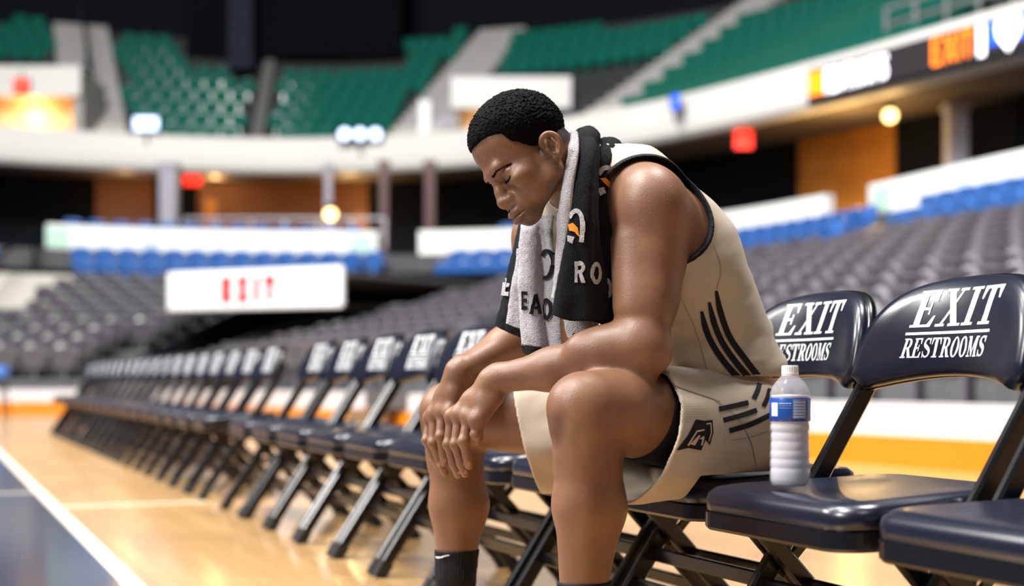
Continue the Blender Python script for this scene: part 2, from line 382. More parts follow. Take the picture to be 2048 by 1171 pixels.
def nrm_at(Nn, t): 
    n = np.array([np.interp(t, TT, Nn[:, 0]), np.interp(t, TT, Nn[:, 1])]); return n/np.linalg.norm(n)
# upper stand
NU, DZU, DDU, Z0U = 11, .50, .84, 6.95
mb = MB()
for k in range(NU):
    z = Z0U + k*DZU
    ribbon(mb, upp(.3+k*DDU), z-DZU, upp(.3+k*DDU), z); ribbon(mb, upp(.3+k*DDU), z, upp(.3+(k+1)*DDU), z)
M['concrete_dark'] = mat('dimmed_concrete', (.028,.030,.032), rough=.9, noise=(3, .3))  # darker copy of the concrete; dimness of the upper stand is put into it
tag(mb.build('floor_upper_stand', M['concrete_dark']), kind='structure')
CT = upp(.3 + NU*DDU + .2)
o = slab('wall_back', CT, CT + NF*.4, Z0U+NU*DZU-.5, 27, ALL, M['darkwall']); tag(o, kind='structure')
tag(MB().box((-60,-30,27), (70,75,27.4)).build('ceiling', M['darkwall']), kind='structure')
# black drapes hung in front of the top rows
def drape(u0, u1, Y, zb, zt, m, name, label, folds=30):
    a = P(u0, 0, Y); b = P(u1, 0, Y); mb = MB(); n = folds*4
    for sgn in (0, .12):
        G = []
        for z in (zb, zt):
            G.append([(a[0]+(b[0]-a[0])*i/n, Y + sgn + .10*math.sin(i*PI/2), z) for i in range(n+1)])
        mb.grid(G)
    o = mb.build(name, m); tag(o, label, 'curtain'); return o
drape(238, 371, 49.8, 12.2, 26.8, M['darkwall'], 'hanging_curtain', 'narrow black curtain over the top of the left green block')
drape(372, 802, 46.5, 10.95, 26.8, M['darkwall'], 'hanging_curtain', 'wide black curtain hanging over the top rows of green seats')
drape(803, 1130, 50, 12.1, 26.8, M['darkwall'], 'hanging_curtain', 'black curtain hanging behind the seated player\'s head, above the stairs')
c = P(485, 0, 45.5); tag(MB().box((c[0]-.38,45.1,10.3), (c[0]+.38,45.8,26.8)).build('wall_column', M['darkblue']), kind='structure')
print('structure', time.time()-T0)
# ------------------------------------------------------------------ stadium seats
def seat_mesh(name, m, w=.46, arms=False):
    mb = MB(); h = w/2
    # shell back: rounded top, dished, leaning back
    def out(w2, z0, z1, r):
        o = [(-w2*.92, z0), (w2*.92, z0), (w2, z0+.1), (w2, z1-r)]
        o += [(w2-r+r*math.cos(a), z1-r+r*math.sin(a)) for a in (PI/6, PI/3, PI/2)]
        o += [(-x, z) for x, z in o[:1:-1]]
        return o
    ou = out(h, .36, .86, .12); n = len(ou)
    def bk(x, z, off): return (x, -.10 - .22*(z-.36) - .06*(1-(x/h)**2) + off, z)
    fr = [bk(x, z, .028) for x, z in ou]; ba = [bk(x*.97, z, -.012) for x, z in ou]; cen = [bk(0, .46, .02), bk(0, .72, .02)]
    mb.add(fr + ba + cen, [(i, (i+1) % n, n+(i+1) % n, n+i) for i in range(n)] + [tuple(range(n, 2*n))] +
           [(i+1 if i+1 < n else 0, i, 2*n + (1 if ou[i][1] > .55 and ou[(i+1) % n][1] > .55 else 0)) for i in range(n)])
    # tipped-up seat pan, hinge and pedestal
    Mx = Matrix.Translation((0, -.02, .42)) @ Matrix.Rotation(math.radians(68), 4, 'X')
    mb.prism([(-h*.9,-.02),(h*.9,-.02),(h*.9,.30),(h*.7,.38),(-h*.7,.38),(-h*.9,.30)], -.025, .03, Mx)
    mb.bar((-h,-.05,.42), (h,-.05,.42), .04, .04)
    mb.box((-.03,-.10,0), (.03,-.02,.42)); mb.box((-.07,-.14,0), (.07,.02,.02))
    if arms:
        for sx in (-1, 1): mb.box((sx*h-.02,-.16,.58), (sx*h+.02,.16,.62))
    me = fix_normals(mb.mesh(name)); me.materials.append(m); return me
SEATM = {'green': seat_mesh('green_seat', M['seatgreen']), 'blue': seat_mesh('blue_seat', M['seatblue']), 'grey': seat_mesh('grey_seat', M['seatgrey'], .50, True)}
def place_rows(C, Nn, z, aisles, blocks, spacing, skipfn=None, xy=None, st=.3):
    """yields (x,y,z,rot,block,u,v)"""
    seg = np.r_[0, np.cumsum(np.linalg.norm(np.diff(C, axis=0), axis=1))]
    s = st; out = []
    while s < seg[-1]:
        t = np.interp(s, seg, TT); x = np.interp(s, seg, C[:, 0]); y = np.interp(s, seg, C[:, 1]); s += spacing
        if y < 4: continue
        u = 1024 + FPX*x/y; v = VH - FPX*(z + .6 - HC)/y
        if not (-900 < u < 3000 and v > -260): continue
        bad = False
        for at_, hw in aisles:
            if abs(np.interp(at_, TT, seg) - (s-spacing)) < hw: bad = True
        if bad or (skipfn and skipfn(u, v, t)) or (xy and xy(x, y, u)): continue
        n = nrm_at(Nn, t); bl = sum(1 for at_, hw in aisles if t < at_)
        out.append((x, y, z, math.atan2(n[0], -n[1]), bl, u, v))
    return out
def seats(kind, rows, blocknames, name, group, cat='seat', limit=300, where='lower'):
    """rows: list of lists; makes individuals for the largest, one stuff mesh for the rest"""
    lst = []; far = []
    for k, row in enumerate(rows):
        cnt = {}
        for it in sorted(row, key=lambda q: q[5]):
            if not (-45 < it[5] < 2095 and it[6] > -25): far.append((it, k, 0)); continue
            c = cnt.get(it[4], 0); cnt[it[4]] = c + 1
            lst.append((it, k, c))
    lst.sort(key=lambda q: q[0][1])
    me = SEATM[kind]
    for it, k, c in lst[:limit]:
        o = bpy.data.objects.new(name, me); COL.objects.link(o); o.location = it[:3]; o.rotation_euler = (0, 0, it[3])
        bn, rn = blocknames[min(it[4], len(blocknames)-1)], (ordw(k) + ' row up')
        tag(o, f'{kind} stadium seat, {rn}, {ordw(c)} from left, {bn}', cat, group)
    rest = lst[limit:] + far
    if rest:
        nv = len(me.vertices); V = np.zeros(nv*3, np.float32); me.vertices.foreach_get('co', V); V = V.reshape(-1, 3)
        fs = [tuple(p.vertices) for p in me.polygons]; mb = MB(); 
        for it, k, c in rest:
            a = it[3]; R_ = np.array([[math.cos(a), -math.sin(a), 0], [math.sin(a), math.cos(a), 0], [0, 0, 1]])
            mb.add(V @ R_.T + np.array(it[:3]), fs)
        o = mb.build(name + '_rows', me.materials[0]); tag(o, f'remaining rows of {kind} stadium seats on the {where} stand', 'seats', kind='stuff')
    print(kind, len(lst))
# upper green seats
aU = [t_at_u(CF, u) for u in (196, 508, 800, 1150)]
aislesU = [(aU[0], 1.0), (aU[1], .38), (aU[2], .95), (aU[3], .85)]
rowsU = []
for k in range(NU):
    def sk(u, v, t, k=k):
        if k < 6 and t > aU[0] and u > -160: return True                       # portal at the far left
        if k < 5 and aU[3] < t < aU[2] : return True               # portal in the middle
        if t_at_u(CF, 2300) < t < t_at_u(CF, 1795) and k < 5: return True
        if v < np.interp(u, [0,150,240,370,380,800,830,890,960,1230,1300,1560,1830,2048], [45,50,65,95,110,110,80,75,65,62,58,20,-30,-60]) - 6 and -45 < u < 2095: return True
        return False
    rowsU.append(place_rows(upp(.3 + (k+.62)*DDU), NF, Z0U + k*DZU, aislesU, None, .53, sk, lambda x, y, u: (360 < u < 815 and y > 45.2) or (795 < u < 1150 and y > 48.8) or (455 < u < 515 and y > 44.2), .3 + .265*(k % 2)))
seats('green', rowsU, ['far-left upper block', 'upper block right of left stairs', 'upper block beside narrow aisle', 'upper block above white portal', 'upper block right of last stairs'], 'stadium_seat', 'green seats of the upper stand', where='upper')
# lower grey and blue seats
aL = [t_at_u(low(.8), u) for u in (45, 765, 1690)]
aislesL = [(aL[0], .95), (aL[1], .85), (aL[2], .62)]
rowsG, rowsB = [], []
for k in range(NR):
    def sk(u, v, t, k=k):
        return k < 10 and TUN[0] - .04 < t < TUN[1] + .04
    if k < 10: qx = [np.interp(tt_, TT, low(row_s(k)+.02)[:, i]) for tt_ in TUN for i in (0, 1)]
    xyf = (lambda x, y, u: (x-qx[0])**2 + (y-qx[1])**2 < .45**2 or (x-qx[2])**2 + (y-qx[3])**2 < .45**2) if k < 10 else None
    r = place_rows(low(row_s(k) + .02), NBn if k < 4 else NA, ZL[k], aislesL, None, .56 if k < 10 else .52, sk, xyf, .3 + .27*(k % 2))
    (rowsG if k < 10 else rowsB).append(r)
bn = ['block left of left aisle', 'block by the exit tunnel', 'block behind the player', 'right-hand block']
seats('grey', rowsG, bn, 'padded_stadium_seat', 'grey seats of the lower stand')
seats('blue', rowsB, bn, 'folding_stadium_seat', 'blue seats below the white parapet')
# a third blue row peeping over the parapet
rowsC = [place_rows(CA + NA*.85, NA, ZP0 - .06, [(aL[1], 1.6), (aL[2], 1.2)], None, .56, lambda u, v, t: u < 105 or 900 > u > 760 or u > 1050)]
seats('blue', rowsC, ['behind the parapet, right of middle aisle', 'behind the parapet, left of middle aisle', 'behind the parapet'], 'folding_stadium_seat', 'blue seats behind the white parapet')
M['darkstep'] = mat('dark_grey_concrete', (.13,.125,.12), rough=.85, noise=(4, .3))  # darker grey concrete for the narrow aisle steps
# ---- stairs in the aisles, one step after the other
def stairs(name, label, tline, curve, zs, width, mats, rise, tread, nfun):
    root = empty(name); tag(root, kind='structure')
    cache = {}
    for k, z in enumerate(zs):
        for half in (0, 1):
            C = curve(k + half*.5)
            x, y = (np.interp(tline, TT, C[:, i]) for i in (0, 1)); n = nrm_at(nfun, tline)
            m = mats(k); key = m.name
            if key not in cache:
                cache[key] = MB().box((-width/2, -tread*.27, -rise), (width/2, tread*.30, 0)).mesh('step'); cache[key].materials.append(m)
            o = link('step', cache[key], None, root); o.location = (x, y, z + rise*half*.5 + .05); o.rotation_euler = (0, 0, math.atan2(n[0], -n[1]))
    return root
for i, (tl, w) in enumerate(zip([aU[0], aU[1], aU[2], aU[3]], (1.7, .30, 1.6, 1.45))):
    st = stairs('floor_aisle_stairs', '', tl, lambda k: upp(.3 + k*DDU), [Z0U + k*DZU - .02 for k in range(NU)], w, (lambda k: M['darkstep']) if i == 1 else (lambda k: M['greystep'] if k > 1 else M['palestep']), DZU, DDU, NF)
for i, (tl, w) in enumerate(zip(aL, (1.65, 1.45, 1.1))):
    st = stairs('floor_aisle_stairs', '', tl, lambda k: low(row_s(k) - .045), [z_ - .02 for z_ in ZL[:NR]], w, lambda k: M['palestep'] if k > 8 else M['concrete'], DZL, .72, NA)  # top treads paler: the light on them is put into the concrete colour
def rail(name, label, pts, r, m, posts=None, cat='railing'):
    root = empty(name); tag(root, label, cat)
    for j, pl in enumerate(pts): MB().tube(pl, r, 6).build('rail' if j == 0 else 'lower_rail', m, root)
    for a, b in (posts or []): MB().tube([a, b], r, 6).build('post', m, root)
    return root
def curve_pts(C, t, z): return np.array([np.interp(t, TT, C[:, 0]), np.interp(t, TT, C[:, 1]), z])
# centre handrail of the left stairs, upper stand
a = curve_pts(upp(1.5), aU[0], Z0U+1.6); b = curve_pts(upp(9), aU[0], Z0U+6.1)
rail('handrail', 'dark centre handrail on the left upper stairs', [[a, b]], .06, M['darkblue'], [(p - np.array([0,0,1.0]), p) for p in (a, (a+b)/2, b)])
a = curve_pts(low(.08), aL[0], Z0L+1.2); b = curve_pts(low(.9), aL[0], ZP0+.35)
rail('handrail', 'black centre handrail on the leftmost lower aisle', [[a, b]], .05, M['darkwall'], [(p - np.array([0,0,1.0]), p) for p in (a, (a+b)/2, b)])
# ---- portals (openings with a white parapet over them)
def portal(name, label, u0, u1, Y, z0, z1, z2, depth, wall_m, back_m):
    root = empty(name, (0, 0, 0)); tag(root, kind='structure')
    a, b = P(u0, 0, Y)[0], P(u1, 0, Y)[0]
    MB().box((a, Y, z1), (b, Y+.25, z2)).build('parapet', M['fascia'], root)
    MB().box((a, Y+.25, z2-.16), (b, Y+depth, z2-.05)).build('lid', M['greystep'], root)
    MB().box((b-.25, Y+.25, z0), (b, Y+depth+1.5, z2-.1)).build('side_wall', wall_m, root)
    MB().box((a, Y+.25, z0), (a+.2, Y+depth+1.5, z2-.1)).build('side_wall', wall_m, root)
    MB().box((a+.2, Y+depth, z0), (b-.25, Y+depth+.2, z2-.16)).build('back_panel', back_m, root)
    return root
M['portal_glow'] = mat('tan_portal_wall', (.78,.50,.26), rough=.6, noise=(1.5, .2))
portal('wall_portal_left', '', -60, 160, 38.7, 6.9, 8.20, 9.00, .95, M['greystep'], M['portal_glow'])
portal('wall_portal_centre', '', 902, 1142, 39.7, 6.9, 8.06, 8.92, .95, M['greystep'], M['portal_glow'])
c = P(178, 0, 40.1); tag(MB().box((c[0]-.15,40.0,6.9),(c[0]+.15,40.3,8.6)).build('wall_post', M['parapet']), kind='structure')
c = P(848, 0, 40.1); tag(MB().box((c[0]-.16,40.4,6.9),(c[0]+.16,40.7,8.4)).build('wall_post', M['parapet']), kind='structure')
c0 = P(852, 0, 40.3); c1 = P(905, 0, 40.3); tag(MB().box((c0[0],40.6,6.9),(c1[0],40.75,8.0)).build('wall_panel', M['pillar']), kind='structure')
def lamp(name, loc, power, col, r=.1):
    l = bpy.data.lights.new(name, 'POINT'); l.energy = power; l.color = col; l.shadow_soft_size = r
    o = bpy.data.objects.new(name, l); COL.objects.link(o); o.location = loc; return o
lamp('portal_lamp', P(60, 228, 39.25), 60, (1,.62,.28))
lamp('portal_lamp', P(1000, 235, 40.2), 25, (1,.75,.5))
# ---- tunnel with the exit sign
C33 = low(.33)
root = empty('wall_tunnel'); tag(root, kind='structure')
tg = rng_t(*TUN); L_, R_ = curve_pts(C33, TUN[1], 0), curve_pts(C33, TUN[0], 0)
dv = (R_ - L_)/np.linalg.norm(R_ - L_); back = np.array([-dv[1], dv[0], 0]); back = back if back[1] > 0 else -back
def tq(name, p, q, z0, z1, m, th=.15):
    p, q = p[:2], q[:2]; d = (q-p)/np.linalg.norm(q-p); n = np.array([-d[1], d[0]])*th
    mb = MB(); mb.prism([tuple(p), tuple(q), tuple(q+n), tuple(p+n)], z0, z1); return link(name, fix_normals(mb.mesh()), m, root)
LB, RB = curve_pts(low(row_s(10)-.05), TUN[1], 0), curve_pts(low(row_s(10)-.05), TUN[0], 0)
L0, R0 = curve_pts(low(.02), TUN[1], 0), curve_pts(low(.02), TUN[0], 0)
for p_, q_ in ((L0, LB), (R0, RB)):
    o = tq('side_wall', p_, q_, 0, 1, M['darkwall'])
    for v in o.data.vertices:
        if v.co.z > .5: v.co.z = .55 if np.linalg.norm(np.array(v.co[:2]) - p_[:2]) < np.linalg.norm(np.array(v.co[:2]) - q_[:2]) else 2.62; tq('dark_back', LB, RB, 0, 3.0, M['darkwall'])  # added black sheet at the back; the tunnel's darkness is put into its colour
mb = MB(); mb.prism([tuple(L_[:2]), tuple(R_[:2]), tuple(RB[:2]), tuple(LB[:2])], 2.62, 2.70); link('lid', fix_normals(mb.mesh()), M['concrete'], root)
# sign panel over the opening
sg = empty('exit_sign', tuple(L_ - back*.25)); tag(sg, 'long white sign with red EXIT letters over the dark tunnel', 'sign')
wS = np.linalg.norm(R_ - L_); ang = math.atan2(dv[1], dv[0]); sg.rotation_euler = (0, 0, ang)
zS0, zS1 = HC + (VH-624)/FPX*L_[1], HC + (VH-546)/FPX*L_[1]
o = MB().box((0, -.06, zS0), (wS, .10, zS1)).build('panel', M['sign_white'], sg)
bv = o.modifiers.new('b', 'BEVEL'); bv.width = .05; bv.segments = 2
wl = .315*wS; x0 = .325*wS; hh = (zS1-zS0)
bm = flat_mesh(word('EXIT', sans(.34), wl, hh*.66, x0, zS0 + hh*.17, track=.14)); me = bpy.data.meshes.new('l'); 
for v in bm.verts: v.co = (v.co.x, -.065, v.co.y)
bm.to_mesh(me); bm.free(); link('lettering', me, M['sign_red'], sg)
# ---- LED ribbon board on the balcony
CL = CF - NF*.14; seg = np.r_[0, np.cumsum(np.linalg.norm(np.diff(CL, axis=0), axis=1))]
def s_of_u(u): return float(np.interp(t_at_u(CL, u), TT, seg))
S0 = s_of_u(1615)
led = empty('led_ribbon_board'); tag(led, 'curved dark LED ribbon board on the balcony showing orange EXIT', 'display')
slab('screen', CL, CL + NF*.12, ZF0+.06, ZF1-.20, rng_t(.5, t_at_u(CL, 1615)), M['led_dark'], led)
slab('frame', CL - NF*.02, CL, ZF0+.02, ZF0+.12, rng_t(.5, t_at_u(CL, 1615)), M['darkwall'], led)
def on_led(polys, m, name, cut=.2, off=.012):
    bm = flat_mesh(polys, cut); me = bpy.data.meshes.new(name)
    for v in bm.verts:
        s = S0 - v.co.x; t = np.interp(s, seg, TT); n = nrm_at(NF, t); q = curve_pts(CL, t, 0)
        v.co = (q[0] - n[0]*off, q[1] - n[1]*off, v.co.y)
    bmesh.ops.recalc_face_normals(bm, faces=bm.faces); bm.to_mesh(me); bm.free(); return link(name, me, m, led)
def du(u): return S0 - s_of_u(u)
zb, zt = ZF0+.17, ZF1-.27
on_led([rct(du(1618), zb+.04, du(1649), zt)], M['e_org'], 'orange_block')
on_led(word('RESTROOMS', sans(.18), du(1776)-du(1651), zt-zb-.04, du(1651), zb+.02), M['e_white'], 'white_lettering')
on_led(word('EXIT', sans(.15), du(1948)-du(1865), zt-zb-.02, du(1865), zb+.02, track=.06), M['e_org'], 'orange_lettering')
on_led([rct(du(1957), zb-.02, du(1970), zt+.02)], M['e_white'], 'divider_bar')
on_led([rct(du(1973), zb+.12, du(2075), zt+.03)], M['e_blue'], 'blue_field')
xa, xb = du(1993), du(2044); xm = (xa+xb)/2; hw = (xb-xa)/2
on_led([[(xm-hw, zb+.42),(xm-hw*.8, zb+.56),(xm+hw*.8, zb+.56),(xm+hw, zb+.42),(xm+hw*.85, zb+.22),(xm, zb-.05),(xm-hw*.85, zb+.22)]], M['e_white'], 'shield_emblem', off=.02)
for q in (-.42, .42): on_led([[(xm+q*hw-hw*.16, zb+.38),(xm+q*hw+hw*.16, zb+.36),(xm+q*hw, zb+.33)]], M['led_dark'], 'emblem_eye', off=.03)
on_led([[(xm-hw*.2, zb+.20),(xm+hw*.2, zb+.20),(xm, zb+.10)]], M['led_dark'], 'emblem_mouth', off=.03)
# ---- small lit things
def exit_light(u, v, Y, label, w=.5, h=.38):
    c = P(u, v, Y); root = empty('exit_light', tuple(c)); tag(root, label, 'exit light', 'red exit lights')
    MB().box((-w/2-.03, 0, -h/2-.03), (w/2+.03, .12, h/2+.03)).build('housing', M['darkblue'], root)
    MB().box((-w/2, -.03, -h/2), (w/2, 0, h/2)).build('lit_face', M['e_red'], root)
    MB().bar((0,.06,h/2), (0,.06,h/2+.25), .04, .04).build('hanger', M['darkblue'], root)
exit_light(385, 357, 41.2, 'glowing red exit light under the balcony beside the grey pillar')
exit_light(1487, 279, 33.2, 'glowing red exit light under the balcony right of the player', .40, .40)
exit_light(42, 171, 38.5, 'glowing red exit light on the white portal at far left', .36, .32)
def globe(u, v, Y, r, label, name='globe_lamp'):
    c = P(u, v, Y); root = empty(name, tuple(c)); tag(root, label, 'lamp', 'warm concourse lamps')
    mb = MB(); mb.lathe([(r*math.sin(a)+1e-4, -r*math.cos(a)) for a in np.linspace(0, PI, 9)], 14); mb.build('glass_globe', M['e_yel'], root, True)
    mb = MB(); mb.lathe([(1e-4,r+.14),(r*.5,r+.12),(r*.6,r*.8),(1e-4,r*.8)], 12); mb.build('cap', M['darkblue'], root)
    l = lamp('globe_lamp_light', tuple(c - np.array([0,.5,.1])), 14, (1,.6,.22)); l.parent = root; l.location = (0,-.45,-.1)
globe(661, 428, 36.6, .15, 'round warm lamp glowing in front of the orange concourse wall')
globe(1780, 231, 29.6, .14, 'round warm lamp under the balcony below the LED board')
lamp('concourse_lamp', P(430, 365, 41.8), 55, (1,.62,.25)); lamp('concourse_lamp', P(700, 400, 41.8), 70, (1,.62,.25))
lamp('concourse_lamp', P(1700, 320, 31.0), 150, (1,.62,.22), .2); lamp('concourse_lamp', P(250, 390, 41), 35, (1,.6,.3))
def screen(u0, u1, v0, v1, Y, label, m='e_bluew', discs=0):
    a = P(u0, v1, Y); b = P(u1, v0, Y); root = empty('lit_screen', (a[0], Y, a[2])); tag(root, label, 'screen')
    w, h = b[0]-a[0], b[2]-a[2]
    MB().box((0,0.01,0), (w,.12,h)).build('casing', M['darkblue'], root)
    if discs:
        for i in range(discs):
            mb = MB(); mb.lathe([(1e-4,0),(h*.42,0)], 16, M=Matrix.Translation((w*(i+.5)/discs, 0, h/2)) @ Matrix.Rotation(PI/2, 4, 'X')); mb.build('lamp_lens', M[m], root)
    else: MB().box((.03,-.01,.03), (w-.03,.0,h-.03)).build('lit_panel', M[m], root)
    MB().bar((w/2,.06,0), (w/2,.06,-.3), .06, .06).build('stand', M['darkblue'], root)
screen(266, 318, 232, 262, 39.2, 'blue-white lit screen on the balcony below the left green block')
screen(674, 766, 254, 282, 39.4, 'three bright blue-white lamps in a row on the balcony edge', discs=3)
screen(1341, 1361, 186, 220, 33.4, 'small bright blue screen on the balcony right of the player', 'e_blue')
# pillars, railings and plates of the concourse
def pillar(name, u, w, Y, z0, z1, m, label, cat='pillar'):
    c = P(u, 0, Y); root = empty(name, (c[0], Y, z0)); tag(root, label, cat)
    MB().box((-w/2,-w/2,0), (w/2,w/2,z1-z0)).build('shaft', m, root)
    MB().box((-w/2-.04,-w/2-.04,0), (w/2+.04,w/2+.04,.15)).build('foot', m, root)
    MB().box((-w/2-.05,-w/2-.05,z1-z0-.12), (w/2+.05,w/2+.05,z1-z0)).build('capital', m, root)
pillar('concourse_pillar', 339, .44, 38.5, 3.2, 6.35, M['pillar'], 'lavender-grey square pillar beside the red exit light')
pillar('concourse_pillar', 657, .18, 38.5, 3.2, 6.35, M['pillar'], 'thin grey post above the round warm lamp')
pillar('concourse_pillar', 768, .22, 38.0, 3.2, 6.35, M['redpillar'], 'dark red post left of the middle aisle')
pillar('concourse_pillar', 860, .25, 38.0, 3.2, 6.35, M['redpillar'], 'dark red post right of the middle aisle')
pillar('concourse_pillar', 1912, .40, 30.2, 3.2, 6.35, M['pillar'], 'grey pillar under the LED board at right')
def tube_rail(label, u0, u1, Y0, Y1, z, posts=5):
    a, b = P(u0, 0, Y0), P(u1, 0, Y1); a[2] = b[2] = z
    ps = [a + (b-a)*i/(posts-1) for i in range(posts)]
    rail('guard_rail', label, [[a, b], [a - [0,0,.35], b - [0,0,.35]]], .045, M['rail'], [(p - np.array([0,0,.75]), p) for p in ps])
tube_rail('grey tubular guard rail behind the parapet below the orange wall', 368, 770, 37.4, 37.4, 4.78, 7)
tube_rail('grey guard rail on the landing above the LED board', 1772, 2100, 30.2, 26.6, 8.35, 6)
for u, C, lab in ((115, CA, 'mint green plate at the left end of the white parapet'), (722, CA, 'mint green plate left of the middle aisle'), (1765, CA, 'mint green plate on the right parapet end')):
    q, t = pt(C, u, 0); n = nrm_at(NA, t); o = MB().box((-.27,-.02,ZP0+.02), (.27,.0,ZP1-.08)).build('sign_plate', M['mint']); o.location = (q[0]-n[0]*.02, q[1]-n[1]*.02, 0); o.rotation_euler = (0,0,math.atan2(-n[0], n[1])); tag(o, lab, 'sign')
for u, C, lab in ((300, CA, 'pale blue plate on the left white parapet'), (1930, CA, 'pale blue plate on the right white parapet')):
    q, t = pt(C, u, 0); n = nrm_at(NA, t); o = MB().box((-.2,-.02,ZP0+.1), (.2,.0,ZP1-.08)).build('sign_plate', bpy.data.materials.get('pale_blue_plate') or mat('pale_blue_plate', (.62,.70,.82))); o.location = (q[0]-n[0]*.02, q[1]-n[1]*.02, 0); o.rotation_euler = (0,0,math.atan2(-n[0], n[1])); tag(o, lab, 'sign')
q, t = pt(CWI, 1608, 0); n = nrm_at(NF, t); o = MB().box((-.3,-.05,4.4), (.3,-.0,5.0)).build('notice_board', mat('pale_notice', (.6,.5,.42))); o.location = (q[0]-n[0]*.02, q[1]-n[1]*.02, 0); o.rotation_euler = (0,0,math.atan2(-n[0], n[1])); tag(o, 'pale notice board on the orange concourse wall at right', 'sign')
# brown case against the barrier, stool at the left edge
q, t = pt(CB, 777, 0); n = nrm_at(NBn, t)
root = empty('equipment_case', (q[0]-n[0]*.3, q[1]-n[1]*.3, 0), math.atan2(n[0], -n[1])); tag(root, 'brown equipment case against the orange padding left of the player', 'case')
cm = mat('brown_case', (.20,.12,.06), rough=.7)
MB().box((-.25,-.15,.02), (.25,.15,.22)).build('body', cm, root); MB().box((-.26,-.16,.22), (.26,.16,.27)).build('lid', cm, root); MB().bar((-.06,.17,.15), (.06,.17,.15), .02, .02).build('handle', M['rail'], root)
c = P(-4, 832, 25.0); root = empty('stool', (c[0], c[1], 0)); tag(root, 'blue-cushioned stool on dark legs at the left picture edge', 'stool')
mb = MB(); mb.lathe([(1e-4,.64),(.16,.64),(.2,.70),(.2,.80),(.15,.87),(1e-4,.88)], 16); mb.build('cushion', M['seatblue'], root, True)
for k in range(4):
    a = PI/4 + k*PI/2; MB().tube([(.13*math.cos(a),.13*math.sin(a),.65), (.2*math.cos(a),.2*math.sin(a),0)], .02, 6).build('leg', M['darkwall'], root)
print('arena', time.time()-T0)
# ------------------------------------------------------------------ folding chairs
M['navy'] = mat('navy_vinyl', (.0085,.0108,.0225), rough=.27, spec=.6, bump=(260, .10, .0008), noise=(6, .12))
M['blackmetal'] = mat('black_enamel_steel', (.005,.005,.0065), rough=.24, spec=.6)
M['rubber'] = mat('black_rubber', (.01,.01,.01), rough=.7)
M['print'] = mat('white_print', (.88,.88,.90), rough=.45)
BW = .244          # half width of the backrest
def back_outline(n=44):
    pts = []
    # superelliptic arch from right lower corner over the top to the left
    for k in range(n+1):
        a = PI*k/n; c, s = math.cos(a), math.sin(a)
        pts.append((BW*math.copysign(abs(c)**.62, c), .655 + .185*abs(s)**.80))
    lower = []
    for k in range(1, 16):
        x = -BW + 2*BW*k/16; lower.append((x, .648 - .022*(x/BW)**2 - .004 + .012*(1-(x/BW)**2)))
    return pts + lower
def back_y(x, z): return -.190 - .24*(z - .65) + .055*(x/BW)**2      # front face of the pad
def pad_mesh():
    ou = back_outline(); n = len(ou); cx, cz = 0, .735
    rings = []
    for sc_, off in ((.0,.016),(.45,.0155),(.75,.014),(.90,.010),(.97,.004),(1.0,-.006),(1.0,-.020),(.97,-.028)):
        ringp = []
        for x, z in ou:
            X, Z = cx + (x-cx)*sc_, cz + (z-cz)*sc_
            ringp.append((X, back_y(X, Z) + off, Z))
        rings.append(ringp)
    mb = MB(); mb.grid(rings[1:], closed_u=True); b = len(mb.v); mb.v.append((0, back_y(0, cz)+.016, cz))
    mb.f += [(b, (i+1) % n, i) for i in range(n)]
    return fix_normals(mb.mesh('backrest'))
def shell_mesh():
    ou = back_outline(); n = len(ou); rings = []; cz = .735
    for sc_, off in ((1.0,-.018),(1.028,-.020),(1.030,-.034),(1.0,-.042),(.8,-.044),(.4,-.044)):
        rings.append([(x*sc_, back_y(x*sc_, cz+(z-cz)*sc_)+off, cz+(z-cz)*sc_) for x, z in ou])
    mb = MB(); mb.grid(rings, closed_u=True); b = len(mb.v); mb.v.append((0, back_y(0, cz)-.044, cz)); k = (len(rings)-1)*n
    mb.f += [(b, k+i, k+(i+1) % n) for i in range(n)]
    return fix_normals(mb.mesh('backrest_shell'))
def seat_outline(s=1., n=10):
    w, f, bk = .248*s, .215*s, -.20*s; o = []
    def corner(cx, cy, r, a0):
        return [(cx + r*math.cos(a0 + PI/2*k/n), cy + r*math.sin(a0 + PI/2*k/n)) for k in range(n+1)]
    r = .07*s
    o += corner(w-r, f-r, r, 0); o += corner(-w+r, f-r, r, PI/2); 
    wb = w*.86; o += corner(-wb+r, bk+r, r, PI); o += corner(wb-r, bk+r, r, 1.5*PI)
    return o
def ring_seat(sc_, z): return [(x, y, z + .010*(-y/.2) - .012*(1 - min(1, (x/.25)**2 + (y/.22)**2))*(1 if z > .44 else 0)) for x, y in seat_outline(sc_)]
def cushion_mesh():
    prof = [(.25,.459),(.6,.4595),(.84,.460),(.94,.456),(.985,.447),(1.0,.435),(.995,.418),(.97,.410)]
    rings = [ring_seat(a, z) for a, z in prof]; n = len(rings[0]); mb = MB(); mb.grid(rings, closed_u=True)
    mb.f.append(tuple(range(n))); return fix_normals(mb.mesh('seat'))
def pan_mesh():
    prof = [(.965,.414),(1.004,.412),(1.004,.386),(.985,.380),(.5,.380)]
    rings = [ring_seat(a, z) for a, z in prof]; n = len(rings[0]); mb = MB(); mb.grid(rings, closed_u=True); k = (len(rings)-1)*n
    mb.f.append(tuple(range(k, k+n))); return fix_normals(mb.mesh('seat_pan'))
